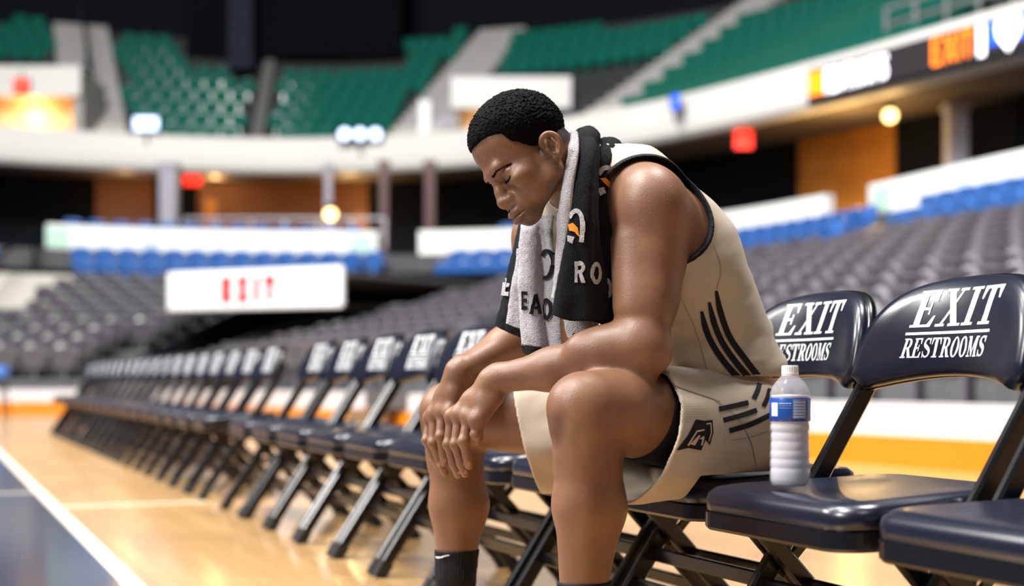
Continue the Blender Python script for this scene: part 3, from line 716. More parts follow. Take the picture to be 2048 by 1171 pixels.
def lettering_mesh():
    pl = word('EXIT', SERIF, .232, .070, -.117, .748, shear=.20, track=.03)
    pl += [rct(-.122, .7335, .112, .7385)]
    pl += word('RESTROOMS', SERIF, .228, .037, -.126, .690, shear=.16, track=.01)
    bm = flat_mesh(pl, .014); pm = pad_mesh(); bt = BVHTree.FromPolygons([v.co[:] for v in pm.vertices], [tuple(p.vertices) for p in pm.polygons])
    for v in bm.verts:
        x, z = -v.co.x, v.co.y; hit = bt.ray_cast(Vector((x, .5, z)), Vector((0, -1, 0)))[0]
        v.co = (x, (hit.y if hit else back_y(x, z)+.012) + .0009, z)
    bmesh.ops.recalc_face_normals(bm, faces=bm.faces)
    me = bpy.data.meshes.new('lettering'); bm.to_mesh(me); bm.free()
    if me.polygons[0].normal.y < 0: me.flip_normals()
    return me
def make_chair():
    root = empty('folding_chair')
    st = link('seat', cushion_mesh(), M['navy'], root, True); link('seat_pan', pan_mesh(), M['blackmetal'], st, False)
    bk = link('backrest', pad_mesh(), M['navy'], root, True); link('backrest_shell', shell_mesh(), M['blackmetal'], bk, True)
    link('lettering', lettering_mesh(), M['print'], bk)
    for sx in (-1, 1):
        x = sx*.238
        mb = MB(); mb.bar((x, .225, .02), (x, -.025, .40), .040, .020, (0,1,0)); mb.bar((x, -.025, .40), (x*1.01, -.178, .64), .040, .020, (0,1,0)); mb.bar((x*1.01, -.178, .635), (x*.98, -.211, .74), .036, .018, (0,1,0))
        fl = mb.build('front_post', M['blackmetal'], root)
        MB().bar((x, .235, 0.0), (x, .205, .05), .048, .030, (0,1,0)).build('rubber_foot', M['rubber'], fl)
        x2 = sx*.212
        mb = MB(); mb.bar((x2, -.235, .02), (x2, .115, .395), .036, .018, (0,1,0)); rl = mb.build('rear_leg', M['blackmetal'], root)
        MB().bar((x2, -.247, 0), (x2, -.218, .045), .044, .028, (0,1,0)).build('rubber_foot', M['rubber'], rl)
        mb = MB(); mb.bar((x2, -.06, .385), (x, .03, .27), .022, .008, (0,1,0)); mb.build('hinge_link', M['blackmetal'], root)
    for (y, z, w) in ((.060, .250, .238), (.105, .182, .238)): MB().bar((-w, y, z), (w, y, z), .032, .014, (0,0,1)).build('cross_brace', M['blackmetal'], root)
    for (y, z, w) in ((-.110, .155, .212), (-.02, .25, .212)): MB().bar((-w, y, z), (w, y, z), .030, .014, (0,0,1)).build('cross_brace', M['blackmetal'], root)
    return root
def copy_tree(o, parent=None):
    c = o.copy(); COL.objects.link(c); c.parent = parent
    for ch in o.children: copy_tree(ch, c)
    return c
CH0 = make_chair(); CHROT = math.atan2(RD[1], RD[0])
FE0 = np.array([.272, 3.035])           # middle of the seat front edge of the player's chair
CHS = {}
PITCH = .535
for i in range(-2, 29):
    if i == 9: continue                   # a chair is missing here
    if i in CHS: continue
    o = CH0 if i == -2 else copy_tree(CH0)
    c = FE0 + RD*PITCH*i - ND*.215 + (ND*.04 if i < 0 else 0)
    jit = random.uniform(-.008, .008) if i > 4 else 0
    o.location = (c[0], c[1] + jit, 0); o.rotation_euler = (0, 0, CHROT + (random.uniform(-.02, .02) if i > 3 else 0))
    CHS[i] = o
    if i == -2: lb = 'navy padded folding chair at the right picture edge, only its seat showing'
    elif i == -1: lb = 'navy padded EXIT RESTROOMS folding chair holding the water bottle'
    elif i == 0: lb = 'navy padded EXIT RESTROOMS folding chair the player sits on'
    else: lb = f'navy padded folding chair, {ordw(i-1)} beyond the player\'s chair in the row'
    tag(o, lb, 'chair', 'folding chairs in the bench row')
print('chairs', time.time()-T0)
# ------------------------------------------------------------------ sculpting with distance fields
def nz(v): v = np.asarray(v, float); return v/np.linalg.norm(v)
class Sculpt:
    def __init__(s): s.ops = []
    def cap(s, a, b, ra, rb, k=.02, flat=None, bulge=0., mode='u'):
        a, b = np.asarray(a, float), np.asarray(b, float); s.ops.append(('c', a, b, ra, rb, k, flat, bulge, mode)); return s
    def chain(s, pts, k=.02, **kw):
        for (p, r), (q, r2) in zip(pts[:-1], pts[1:]): s.cap(p, q, r, r2, k, **kw)
        return s
    def ell(s, c, r, ax=None, k=.02, mode='u'):
        s.ops.append(('e', np.asarray(c, float), np.asarray(r, float), np.eye(3) if ax is None else np.asarray(ax, float), k, mode)); return s
    def fun(s, f, lo, hi): s.ops.append(('f', f, np.asarray(lo, float), np.asarray(hi, float))); return s
    def grid(s, lo, hi, h):
        lo, hi = np.asarray(lo, float), np.asarray(hi, float); n = np.ceil((hi-lo)/h).astype(int) + 1
        D = np.full(n, .05, np.float32)
        ax = [(lo[i] + h*np.arange(n[i])).astype(np.float32) for i in range(3)]
        for op in s.ops:
            if op[0] == 'c':
                _, a, b, ra, rb, k, flat, bulge, mode = op; R_ = max(ra, rb) + abs(bulge) + k + .012
                l, u = np.minimum(a, b) - R_, np.maximum(a, b) + R_
            elif op[0] == 'e':
                _, c, r, A, k, mode = op; R_ = np.sqrt(((A*r[:, None])**2).sum(0)) + k + .012; l, u = c - R_, c + R_
            else: l, u = op[2], op[3]
            i0 = np.clip(np.floor((l-lo)/h).astype(int), 0, n); i1 = np.clip(np.ceil((u-lo)/h).astype(int)+1, 0, n)
            if (i1 <= i0).any(): continue
            sl = tuple(slice(i0[j], i1[j]) for j in range(3))
            X, Y, Z = ax[0][sl[0]][:, None, None], ax[1][sl[1]][None, :, None], ax[2][sl[2]][None, None, :]
            if op[0] == 'c':
                ba = (b - a).astype(np.float32); l2 = float(ba @ ba) + 1e-12
                x, y, z = X-np.float32(a[0]), Y-np.float32(a[1]), Z-np.float32(a[2])
                t = np.clip((x*ba[0] + y*ba[1] + z*ba[2])/l2, 0, 1)
                x, y, z = x - t*ba[0], y - t*ba[1], z - t*ba[2]
                if flat is not None:
                    w, f = flat; w = nz(w).astype(np.float32); q = (x*w[0] + y*w[1] + z*w[2])*np.float32(f-1)
                    x, y, z = x + q*w[0], y + q*w[1], z + q*w[2]
                p = np.sqrt(x*x + y*y + z*z) - (np.float32(ra) + np.float32(rb-ra)*t + np.float32(4*bulge)*t*(1-t))
                if flat is not None: p = p/np.float32(max(1, flat[1])**.5)
            elif op[0] == 'e':
                x, y, z = X-np.float32(c[0]), Y-np.float32(c[1]), Z-np.float32(c[2]); q0 = 0; q1 = 0
                for j in range(3):
                    v = (x*np.float32(A[j,0]) + y*np.float32(A[j,1]) + z*np.float32(A[j,2]))/np.float32(r[j]); q0 = q0 + v*v; q1 = q1 + (v/np.float32(r[j]))**2
                k0 = np.sqrt(q0); p = k0*(k0-1)/np.maximum(np.sqrt(q1), 1e-6)
            else:
                D[sl] = op[1](D[sl], X, Y, Z); continue
            d = D[sl]; k = max(k, 1e-5)
            if mode == 'u':
                hh = np.maximum(k - np.abs(d-p), 0)/k; D[sl] = np.minimum(d, p) - hh*hh*np.float32(k*.25)
            else:
                p = -p; hh = np.maximum(k - np.abs(d-p), 0)/k; D[sl] = np.maximum(d, p) + hh*hh*np.float32(k*.25)
        return D, lo, h
def nets(D, lo, h):
    """surface nets: quads around the zero level"""
    ins = D < 0
    c = [ins[i:ins.shape[0]-1+i, j:ins.shape[1]-1+j, k:ins.shape[2]-1+k] for i in (0,1) for j in (0,1) for k in (0,1)]
    s_ = np.zeros(c[0].shape, np.int8)
    for q in c: s_ += q
    act = (s_ > 0) & (s_ < 8); idx = np.argwhere(act)
    I = np.full(act.shape, -1, np.int32); I[act] = np.arange(len(idx))
    acc = np.zeros((len(idx), 3)); cnt = np.zeros(len(idx))
    off = [(i, j, k) for i in (0,1) for j in (0,1) for k in (0,1)]
    vals = {o: D[idx[:,0]+o[0], idx[:,1]+o[1], idx[:,2]+o[2]] for o in off}
    for o in off:
        for a in range(3):
            if o[a]: continue
            o2 = list(o); o2[a] = 1; o2 = tuple(o2); v0, v1 = vals[o], vals[o2]; m = (v0 < 0) != (v1 < 0)
            t = np.where(m, v0/np.where(v0 == v1, 1, v0-v1), 0); p = np.tile(np.array(o, float), (len(idx), 1)); p[:, a] = t
            acc += p*m[:, None]; cnt += m
    V = lo + h*(idx + acc/cnt[:, None])
    F = []
    for a in range(3):
        b, c_ = (a+1) % 3, (a+2) % 3
        s0 = [slice(None)]*3; s1 = [slice(None)]*3; s0[a] = slice(0, -1); s1[a] = slice(1, None)
        e = ins[tuple(s0)] != ins[tuple(s1)]; E = np.argwhere(e)
        E = E[(E[:, b] > 0) & (E[:, c_] > 0) & (E[:, b] < ins.shape[b]-1) & (E[:, c_] < ins.shape[c_]-1)]
        q = []
        for db, dc in ((1,1),(0,1),(0,0),(1,0)):
            G = E.copy(); G[:, b] -= db; G[:, c_] -= dc; q.append(I[G[:,0], G[:,1], G[:,2]])
        q = np.stack(q, 1); fl = ~ins[E[:,0], E[:,1], E[:,2]]; q[fl] = q[fl][:, ::-1]
        F.append(q)
    F = np.vstack(F); return V, F
def smooth_np(V, F, it=2, lam=.5):
    for _ in range(it):
        A = np.zeros_like(V); n = np.zeros(len(V))
        for i in range(4):
            np.add.at(A, F[:, i], V[F[:, (i+1) % 4]] + V[F[:, (i-1) % 4]]); np.add.at(n, F[:, i], 2)
        V = V*(1-lam) + lam*A/np.maximum(n, 1)[:, None]
    return V
def keep(V, F, mask):
    F = F[mask]; used = np.unique(F); m = np.full(len(V), -1); m[used] = np.arange(len(used)); return V[used], m[F]
def hashn(i, j, k, s=0):
    q = (i*374761393 + j*668265263 + k*1274126177 + s*974634547) & 0x7fffffff
    q = ((q ^ (q >> 13))*1274126177) & 0x7fffffff; return ((q ^ (q >> 16)) & 0xffff)/65535.
def vnoise(Pn, sc):
    """smooth value noise in -1..1 for an array of points"""
    q = Pn*sc; f = np.floor(q); i = f.astype(np.int64); f = q - f; f = f*f*(3-2*f); o = 0
    for a in (0,1):
        for b in (0,1):
            for c in (0,1):
                w = (f[...,0] if a else 1-f[...,0])*(f[...,1] if b else 1-f[...,1])*(f[...,2] if c else 1-f[...,2])
                o = o + w*hashn(i[...,0]+a, i[...,1]+b, i[...,2]+c)
    return o*2 - 1
def worley(Pn, sc):
    q = Pn*sc; i = np.floor(q).astype(np.int64); best = np.full(q.shape[:-1], 9.)
    for a in (-1,0,1):
        for b in (-1,0,1):
            for c in (-1,0,1):
                j = i + [a,b,c]
                d = sum((j[...,m] + hashn(j[...,0], j[...,1], j[...,2], m+1) - q[...,m])**2 for m in range(3)); best = np.minimum(best, d)
    return np.sqrt(best)
def set_colors(me, cols, name='tone'):
    at_ = me.color_attributes.new(name, 'FLOAT_COLOR', 'POINT')
    c = np.ones((len(me.vertices), 4), np.float32); c[:, :3] = cols; at_.data.foreach_set('color', c.ravel())
def bvh_of(V, F): return BVHTree.FromPolygons([tuple(v) for v in V], [tuple(f) for f in F])
CAMP = Vector((0, 0, HC))
def on_surface(bvh, u, v, off=.001):
    """the point of a surface that lies behind photo position u,v, lifted by off"""
    d = Vector(P(u, v, 1.0)) - CAMP; d.normalize(); hit, n, i, dist = bvh.ray_cast(CAMP, d)
    if hit is None: return None
    if n.dot(d) > 0: n = -n
    return hit + n*off
def applique(name, polys, bvh, m, parent, cut=4, off=.0012, thick=0.):
    """flat print laid onto a surface; polys are given in photo coordinates (u,v)"""
    bm = flat_mesh(polys, cut); dead = []
    for v in bm.verts:
        q = on_surface(bvh, v.co.x, v.co.y, off)
        if q is None: dead.append(v)
        else: v.co = q
    bmesh.ops.delete(bm, geom=dead, context='VERTS')
    me = bpy.data.meshes.new(name)
    for f in bm.faces:
        f.normal_update()
        if f.normal.dot(f.calc_center_median() - CAMP) > 0: f.normal_flip()
    bm.to_mesh(me); bm.free()
    o = link(name, me, m, parent, True)
    return o
def band(pts, w):
    """ribbon polygons along photo points, width w in pixels (number or list)"""
    return strip(pts, w if hasattr(w, '__len__') else [w, w])
# ------------------------------------------------------------------ the seated player
UP = np.array([0, 0, 1.]); N3 = np.array([ND[0], ND[1], 0]); L3 = np.array([-RD[0], -RD[1], 0])
CHF = nz([-.80, -.60, -.35])                         # the way the chest faces
body = Sculpt()
hipL, hipR = np.array([.452, 2.995, .548]), np.array([.372, 3.18, .548])
kneeL, kneeR = P(1172, 818, 2.725), P(905, 826, 3.25)
shL, shR = P(1306, 412, 2.86), P(1092, 478, 3.12)
elL, elR = P(1289, 698, 2.775), P(1096, 682, 3.33)
wrL, wrR = P(997, 756, 2.90), P(926, 738, 3.13)
S0, S1, S2, S3 = np.array([.425,3.105,.575]), np.array([.412,3.07,.69]), np.array([.312,3.015,.87]), np.array([.225,2.985,.985])
# trunk
body.cap(hipL + (hipR-hipL)*.1, hipR - (hipR-hipL)*.1, .100, .100, .03)
body.cap(S0, S1, .150, .138, .05, flat=(N3, 1.25)); body.cap(S1, S2, .138, .172, .05, flat=(CHF, 1.38)); body.cap(S2, S3, .172, .150, .05, flat=(CHF, 1.40))
body.cap(S3, shL*.75 + S3*.25, .085, .062, .05); body.cap(S3, shR*.75 + S3*.25, .085, .062, .05)
neck0 = np.array([.170, 2.965, 1.045])
body.cap(neck0, shL*.8 + neck0*.2, .062, .050, .05); body.cap(neck0, shR*.8 + neck0*.2, .062, .050, .05)
# head frame
HS = .975; HC0 = P(1038, 277, 2.865)
hf, hu = nz([-.733, -.342, -.583]), np.array([-.62, 0, .785]); hu = nz(hu - hf*(hu @ hf)); hl = np.cross(hu, hf)
HA = np.array([hf, hl, hu])
def Hd(f, l, u): return HC0 + (hf*f + hl*l + hu*u)*HS/1000.
body.cap(neck0 + np.array([.01,0,-.02]), Hd(-28, 0, -62), .068, .060, .04)
# legs
def leg(hip, knee, sh, calf, kn):
    body.cap(hip, knee, .096, .069, .03, bulge=.006); body.ell(knee + N3*.024 + UP*.002, (.040,.046,.046), None, .03)
    body.cap(knee + UP*.010 - N3*.08, knee + UP*.004 + N3*.005, .060, .054, .03)
    body.chain(sh, .03); body.chain(calf, .03)
leg(hipL, kneeL, [(P(1164,862,2.715),.054),(P(1160,1010,2.72),.047),(P(1160,1225,2.735),.035),(np.array([.133,2.745,.10]),.036)], [(P(1196,905,2.745),.046),(P(1192,1015,2.755),.053),(P(1176,1180,2.755),.036)], 1)
leg(hipR, kneeR, [(P(902,872,3.24),.054),(P(905,1010,3.245),.047),(P(911,1150,3.25),.036),(np.array([-.118,3.265,.10]),.036)], [(P(925,915,3.265),.046),(P(926,1010,3.27),.053),(P(918,1115,3.27),.037)], -1)
ankL, ankR = np.array([.133,2.745,.10]), np.array([-.118,3.265,.10])
for a in (ankL, ankR): body.cap(a + UP*-.03, a + N3*.17 + UP*-.06, .038, .026, .03); body.cap(a, a - N3*.05 + UP*-.06, .034, .03, .03)
# kneecap hollows
for kn, sg in ((kneeL, 1), (kneeR, -1)):
    body.ell(kn + N3*.046 - UP*.036, (.022,.027,.032), None, .012)
    body.ell(kn + N3*.078 - UP*.040 + L3*.040, (.014,.014,.026), None, .022, 's'); body.ell(kn + N3*.078 - UP*.040 - L3*.040, (.014,.014,.026), None, .022, 's')
    body.cap(kn + N3*.046 - UP*.085, kn + N3*.042 - UP*.11, .013, .012, .022)
# left arm
body.ell(P(1298,414,2.845), (.074,.083,.084), None, .022)
body.cap(P(1305,430,2.84), P(1294,600,2.805), .070, .055, .03, bulge=.003); body.cap(P(1294,600,2.805), elL, .053, .043, .03)
body.cap(P(1332,470,2.85), P(1318,595,2.815), .047, .036, .016); body.cap(P(1268,490,2.82), P(1268,615,2.79), .046, .040, .014)   # triceps, biceps
body.cap(P(1345,445,2.90), P(1385,520,2.97), .050, .055, .04)                                     # back of the armpit
body.ell(P(1312,714,2.775), (.022,.022,.022), None, .02)
body.chain([(elL,.044),(P(1210,706,2.80),.0435),(P(1105,738,2.855),.0385),(wrL,.0285)], .03); body.cap(P(1265,690,2.77), P(1170,700,2.80), .038, .034, .03)
# right arm
body.ell(shR, (.070,.072,.080), None, .035); body.cap(shR, elR, .066, .048, .03, bulge=.004)
body.chain([(elR,.047),(P(1012,694,3.24),.043),(wrR,.029)], .03)
# hands
hands = body
def finger(kn, p1, p2, tip, r0=.0098):
    hands.chain([(kn, r0*1.14), (p1, r0*1.02), (p2, r0*.92), (tip, r0*.80)], .004); hands.ell(p1, (r0*1.02,)*3, None, .008); hands.ell(kn, (r0*1.12,)*3, None, .014)
LF = {'i': [(904,832,2.945),(897,888,2.935),(907,926,2.945),(916,949,2.955)], 'm': [(919,830,2.925),(911,888,2.912),(922,926,2.922),(930,947,2.932)],
      'r': [(937,833,2.905),(927,882,2.892),(934,912,2.902),(938,931,2.912)], 'p': [(953,841,2.885),(951,868,2.882),(952,880,2.900),(951,884,2.915)]}
RF = {'p': [(859,836,3.165),(853,880,3.150),(866,912,3.155),(876,932,3.165)], 'r': [(868,828,3.145),(866,885,3.130),(879,922,3.137),(890,945,3.145)],
      'm': [(884,822,3.125),(881,872,3.108),(886,905,3.115),(889,926,3.125)], 'i': [(901,824,3.105),(902,868,3.088),(905,900,3.095),(908,920,3.105)]}
TIPS = []
for D_, wr, hw in ((LF, wrL, P(985,764,2.905)), (RF, wrR, P(918,744,3.125))):
    ks = {}
    for f_, pl in D_.items():
        q = [P(*p) for p in pl]; finger(*q, r0=.0090 if f_ == 'p' else .0100); ks[f_] = q[0]; TIPS.append((q[3], q[2]))
    hands.cap(wr, hw, .0285, .026, .015)
    for f_ in 'imrp': hands.cap(hw, ks[f_]*.97 + hw*.03, .0215, .0125, .016)
    hands.cap((ks['i']+hw)/2, (ks['p']+hw)/2, .018, .018, .015)
# fleshy side of the left hand below the wrist; thumbs behind the palms
hands.cap(P(990,795,2.893), P(964,832,2.885), .017, .014, .014)
for D_, hw, dx in ((LF, P(985,764,2.905), 0), (RF, P(918,744,3.125), 0)):
    i0 = P(*D_['i'][0]); sgn = 1
    b0 = hw + (i0-hw)*.25 - N3*.018; b1 = hw + (i0-hw)*.55 - N3*.045; b2 = i0 - N3*.055 - UP*.015; b3 = i0 - N3*.058 - UP*.045
    hands.chain([(b0,.017),(b1,.014),(b2,.0115),(b3,.0095)], .012)
def seatclip(D, X, Y, Z, z=.4635):
    dn = (X-FE0[0])*ND[0] + (Y-FE0[1])*ND[1]; return np.maximum(D, -np.maximum(dn - .012, Z - z)).astype(np.float32)
body.fun(lambda D, X, Y, Z: seatclip(D, X, Y, Z, .474), (.2,2.7,.38), (.7,3.46,.60))
# ---- head
def HE(f, l, u, r, k=.012, mode='u', rot=None):
    A = HA if rot is None else rot; body.ell(Hd(f, l, u), np.array(r)*HS/1000., A, k, mode)
def HCp(a, b, ra, rb, k=.010, mode='u', **kw): body.cap(Hd(*a), Hd(*b), ra*HS/1000., rb*HS/1000., k, mode=mode, **kw)
HE(-4, 0, 6, (90, 72, 81), .02); HE(34, 0, 8, (66, 62, 62), .03)
HE(44, 0, -70, (52, 56, 62), .03)                                        # middle of the face
HCp((92,-32,-27), (92,32,-27), 11, 11, .018); HE(98, 0, -28, (9,14,9), .012)   # brow
for s_ in (-1, 1):
    HE(68, s_*47, -68, (27, 19, 17), .02)                                 # cheekbone
    HCp((2, s_*57, -70), (8, s_*53, -103), 14, 13, .02); HCp((8, s_*53, -103), (82, s_*16, -140), 13.5, 13, .02)   # jaw
    HE(52, s_*42, -100, (32, 18, 28), .02)                                # cheek
HE(86, 0, -139, (17, 22, 15), .018); HE(84, 0, -110, (23, 30, 28), .02)
for s_ in (-1, 1): HE(104, s_*32, -49, (14, 18, 11), .014, 's')            # sockets
for s_ in (-1, 1):
    HE(80, s_*31, -52, (14.5, 16, 14), .006)                               # eyeballs under lowered lids
    HCp((94, s_*19, -43), (90, s_*34, -41), 2.6, 3.0, .006); HCp((90, s_*34, -41), (80, s_*46, -46), 3.0, 2.4, .006)   # upper lid fold
    HCp((92, s_*20, -63), (88, s_*34, -65), 2.6, 2.8, .007); HCp((88, s_*34, -65), (79, s_*46, -61), 2.8, 2.4, .007)   # lower lid
    HCp((96.5, s_*19, -57), (95.3, s_*32, -59), 1.5, 1.5, .0025, 's'); HCp((95.3, s_*32, -59), (84, s_*46, -57), 1.5, 1.2, .0025, 's')       # almost closed slit
HCp((99,0,-40), (107,0,-66), 8, 9.5, .012); HCp((107,0,-66), (114,0,-84), 9.5, 13, .010)
for s_ in (-1, 1): HE(102, s_*15, -88, (12.5, 9.5, 9.5), .006); HE(111, s_*8, -97, (5, 3.4, 4), .003, 's')
HE(113, 0, -87, (12,13,10.5), .008)
HE(91, 0, -117, (23, 29, 24), .02)
HE(111, 0, -115.5, (13, 24, 7.5), .006); HE(110, 0, -130.5, (13, 22, 9), .006); HCp((124,-14,-122.5), (124,14,-122.5), 2.0, 2.0, .003, 's')
for s_ in (-1, 1): HCp((122, s_*13, -122.5), (103, s_*27, -124.5), 1.9, 2.0, .004, 's')
HE(117, 0, -105, (3.5,3,7), .006, 's')
# ears
for s_ in (-1, 1):
    er = crom([(2,73,-86),(-9,80,-82),(-19,86,-71),(-24,89,-57),(-21,88,-44),(-12,85,-36),(-2,80,-36),(5,75,-44),(6,72,-54)], 26)
    ear_ax = np.array([nz(hf+hl*s_*.50), nz(hl*s_-hf*.50), hu])
    HE(-10, s_*79, -60, (16, 5.5, 25), .008, rot=ear_ax); HE(-4, s_*72, -62, (12, 8, 20), .008)
    for a, b in zip(er[:-1], er[1:]): HCp((a[0], s_*a[1], a[2]), (b[0], s_*b[1], b[2]), 3.7, 3.7, .005)
    HE(-1, s_*77, -86, (7.5, 4.5, 9), .006, rot=ear_ax)
    HE(-5, s_*84, -63, (7.5, 6, 12), .005, 's', rot=ear_ax); HE(-12, s_*88.5, -50, (4, 3.2, 10), .004, 's', rot=ear_ax); HE(4.5, s_*75, -66, (4,4.5,6), .005)
print('ops', len(body.ops))
t_ = time.time()
G1 = nets(*body.grid((-.30,2.60,-.02), (.68,3.46,1.12), .0036)); V1, F1 = smooth_np(G1[0], G1[1], 1), G1[1]
hlo = HC0 - .200; hhi = HC0 + .200
G2 = nets(*body.grid(hlo, hhi, .0017)); V2, F2 = smooth_np(G2[0], G2[1], 1, .4), G2[1]
alo, ahi = np.array([-.235,2.82,.38]), np.array([.04,3.24,.72])
G3 = nets(*body.grid(alo, ahi, .0020)); V3, F3 = smooth_np(G3[0], G3[1], 1, .4), G3[1]
# join the three resolutions: head above a plane across the neck, hands beyond the wrists
NAX = nz(Hd(-28,0,-62) - neck0); NMID = Hd(-28,0,-62) - NAX*.035
def headside(V): return np.minimum((V - NMID) @ NAX, .19 - np.linalg.norm(V - HC0, axis=1))
def in_hands(V, e=0.):
    lz = (V - (wrL + [.008,0,0])) @ nz(P(985,764,2.905) - P(1105,738,2.855)); rz = (V - (wrR + [.006,0,0])) @ nz(P(918,744,3.125) - P(1012,694,3.24))
    nl = (V[:, 1] < 3.035) & (V[:, 0] < .02) & (lz > e) & (V[:, 2] > .40); nr = (V[:, 1] >= 3.035) & (V[:, 1] < 3.19) & (rz > e) & (V[:, 0] < -.07) & (V[:, 2] > .40)
    return nl, nr
def fc(V, F): return V[F].mean(1)
c1 = fc(V1, F1); c2 = fc(V2, F2); c3 = fc(V3, F3)
def hand_mask(c):
    nl, nr = in_hands(c); return (nl | nr)
def hand_mask3(c):
    nl, nr = in_hands(c, -.005); return (nl | nr)
def notleg(c):   # the right knee and shin are in the same box; the fingers stay in front of this surface
    d = np.min([np.linalg.norm(c - (kneeR + (np.array([-.13,3.25,.30]) - kneeR)*t), axis=1) for t in np.linspace(0, 1, 12)], axis=0); return d > .082
V1b, F1b = keep(V1, F1, (headside(c1) < 0) & ~(hand_mask(c1) & notleg(c1)))
V2b, F2b = keep(V2, F2, (headside(c2) > -.003))
V3b, F3b = keep(V3, F3, hand_mask3(c3) & notleg(c3))
VB = np.vstack([V1b, V2b, V3b]); FB = np.vstack([F1b, F2b + len(V1b), F3b + len(V1b) + len(V2b)])
print('body', len(VB), time.time() - t_)
# ---- skin tones (the person's own colouring)
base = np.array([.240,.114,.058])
tone = np.tile(base, (len(VB), 1))*(1 + .10*vnoise(VB, 14)[:, None] + .05*vnoise(VB, 60)[:, None])
def dab(c, r, col, a, rr=None):
    global tone
    d = np.linalg.norm((VB - c)/(np.asarray(rr) if rr is not None else r), axis=1); w = np.clip(1.25 - d, 0, 1)[:, None]; w = w*w*(3-2*w)*a
    tone = tone*(1-w) + np.array(col)*w
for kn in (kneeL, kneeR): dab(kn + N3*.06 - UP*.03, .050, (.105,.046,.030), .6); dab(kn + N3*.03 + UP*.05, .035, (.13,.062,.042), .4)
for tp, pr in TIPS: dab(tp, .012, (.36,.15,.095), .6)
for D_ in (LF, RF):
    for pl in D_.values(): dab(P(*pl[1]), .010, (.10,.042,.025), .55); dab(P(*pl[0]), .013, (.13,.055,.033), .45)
hx = ((VB - HC0) @ HA.T)/HS*1000.                     # head coordinates in mm
ishead = headside(VB) > 0
def hdab(f, l, u, rad, col, a):
    global tone
    d = np.sqrt(((hx[:, 0]-f)/rad[0])**2 + ((hx[:, 1]-l)/rad[1])**2 + ((hx[:, 2]-u)/rad[2])**2); w = (np.clip(1.3 - d, 0, 1)*ishead)[:, None]; w = w*w*(3-2*w)*a
    tone = tone*(1-w) + np.array(col)*w
beard = np.array([.022,.012,.008])
jaw = np.clip((-118 - hx[:, 2] + np.clip(60 - hx[:, 0], 0, 60)*.45 + .25*np.abs(hx[:, 0]-60)*0)/16, 0, 1)*np.clip((hx[:, 0]-(-8))/25, 0, 1)*ishead*np.clip((30 + hx[:,0])/30, 0, 1)
sb = np.clip(1 - np.abs(hx[:, 0]-10)/14, 0, 1)*np.clip((-20-hx[:, 2])/12, 0, 1)*np.clip((hx[:, 2]+120)/12, 0, 1)*ishead*(np.abs(hx[:, 1]) > 45)
w = np.clip(np.maximum(jaw*.62, sb*.55)*(1 + .35*vnoise(VB, 420)), 0, .85)[:, None]; tone = tone*(1-w) + beard*w
for s_ in (-1, 1): hdab(106, s_*13, -106, (14, 14, 4.5), beard, .85); hdab(97, s_*28, -118, (8,5,11), beard, .65)
hdab(115, 0, -131, (11, 21, 7), (.30,.115,.090), .8); hdab(117, 0, -116, (10, 22, 4.8), (.16,.062,.05), .7); hdab(120, 0, -122.8, (10, 20, 1.5), (.02,.008,.006), .9)
hdab(92, 0, -148, (18, 18, 9), beard, .6)
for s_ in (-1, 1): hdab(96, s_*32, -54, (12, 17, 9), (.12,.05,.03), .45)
# scalp under the short hair fades darker
def hairline(f): return np.interp(f, [-95,-60,-30,-18,-8,8,20,40,50,56,75,95], [-78,-76,-64,-40,-28,-42,-36,-14,-2,22,34,38])
fade = np.clip((hx[:, 2] - hairline(hx[:, 0]) + 14)/22, 0, 1)*ishead*(hx[:, 0] < 100)*~((np.abs(hx[:, 1]) > 74) & (hx[:, 2] < -30))
tone = tone*(1 - .88*fade[:, None]) + np.array([.012,.009,.008])*.88*fade[:, None]
person = empty('person', (float(S0[0]), float(S0[1]), 0)); tag(person, 'seated basketball player in cream jersey and shorts with head bowed, forearms on knees', 'person')
def pchild(o):
    o.parent = person; o.matrix_parent_inverse = Matrix.Translation((-person.location[0], -person.location[1], 0)); return o
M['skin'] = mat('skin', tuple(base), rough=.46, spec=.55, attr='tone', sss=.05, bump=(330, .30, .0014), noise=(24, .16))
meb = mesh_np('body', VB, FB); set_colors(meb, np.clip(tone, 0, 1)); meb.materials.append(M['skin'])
ob_body = pchild(link('body', meb, None, None, True))
# ---- hair: short tight curls
hair = Sculpt(); hair.ell(Hd(-4,0,6), np.array((90,72,81))*HS/1000., HA, .02); hair.ell(Hd(34,0,8), np.array((66,62,62))*HS/1000., HA, .03)
def haircut(D, X, Y, Z):
    Q = np.stack(np.broadcast_arrays(X, Y, Z), -1) - HC0; q = (Q @ HA.T)/HS*1000.
    near = np.abs(D) < .03; out = np.full(D.shape, .03, np.float32)
    qn = q[near]; hl_ = hairline(qn[:, 0]); top = np.clip((qn[:, 2] - hl_)/55, 0, 1)
    wn = worley(qn, 1/5.6); wn2 = worley(qn + 37, 1/3.4)
    th = .0015 + .0075*top**.6 + (.0040*(.60 - wn) + .0030*(.6 - wn2) + .0012*vnoise(qn, .08))*(.35 + .65*top)
    d = D[near] - th
    cut = (hl_ - qn[:, 2] + 2.2*vnoise(qn, .22))/1000.*.8
    ear = ((np.abs(qn[:, 1]) > 73) & (qn[:, 2] < -30))*.02 - .01
    out[near] = np.maximum(np.maximum(d, cut), np.where((qn[:, 0] > -40) & (qn[:, 0] < 12), ear, -.01)); return out
hair.fun(haircut, HC0 - .2, HC0 + .2)
Vh, Fh = nets(*hair.grid(HC0 - .125, HC0 + .125, .00125))
M['hair'] = mat('black_curly_hair', (.0018,.0015,.0014), rough=.8, spec=.08)
pchild(link('hair', mesh_np('hair', Vh, Fh), M['hair'], None, True))
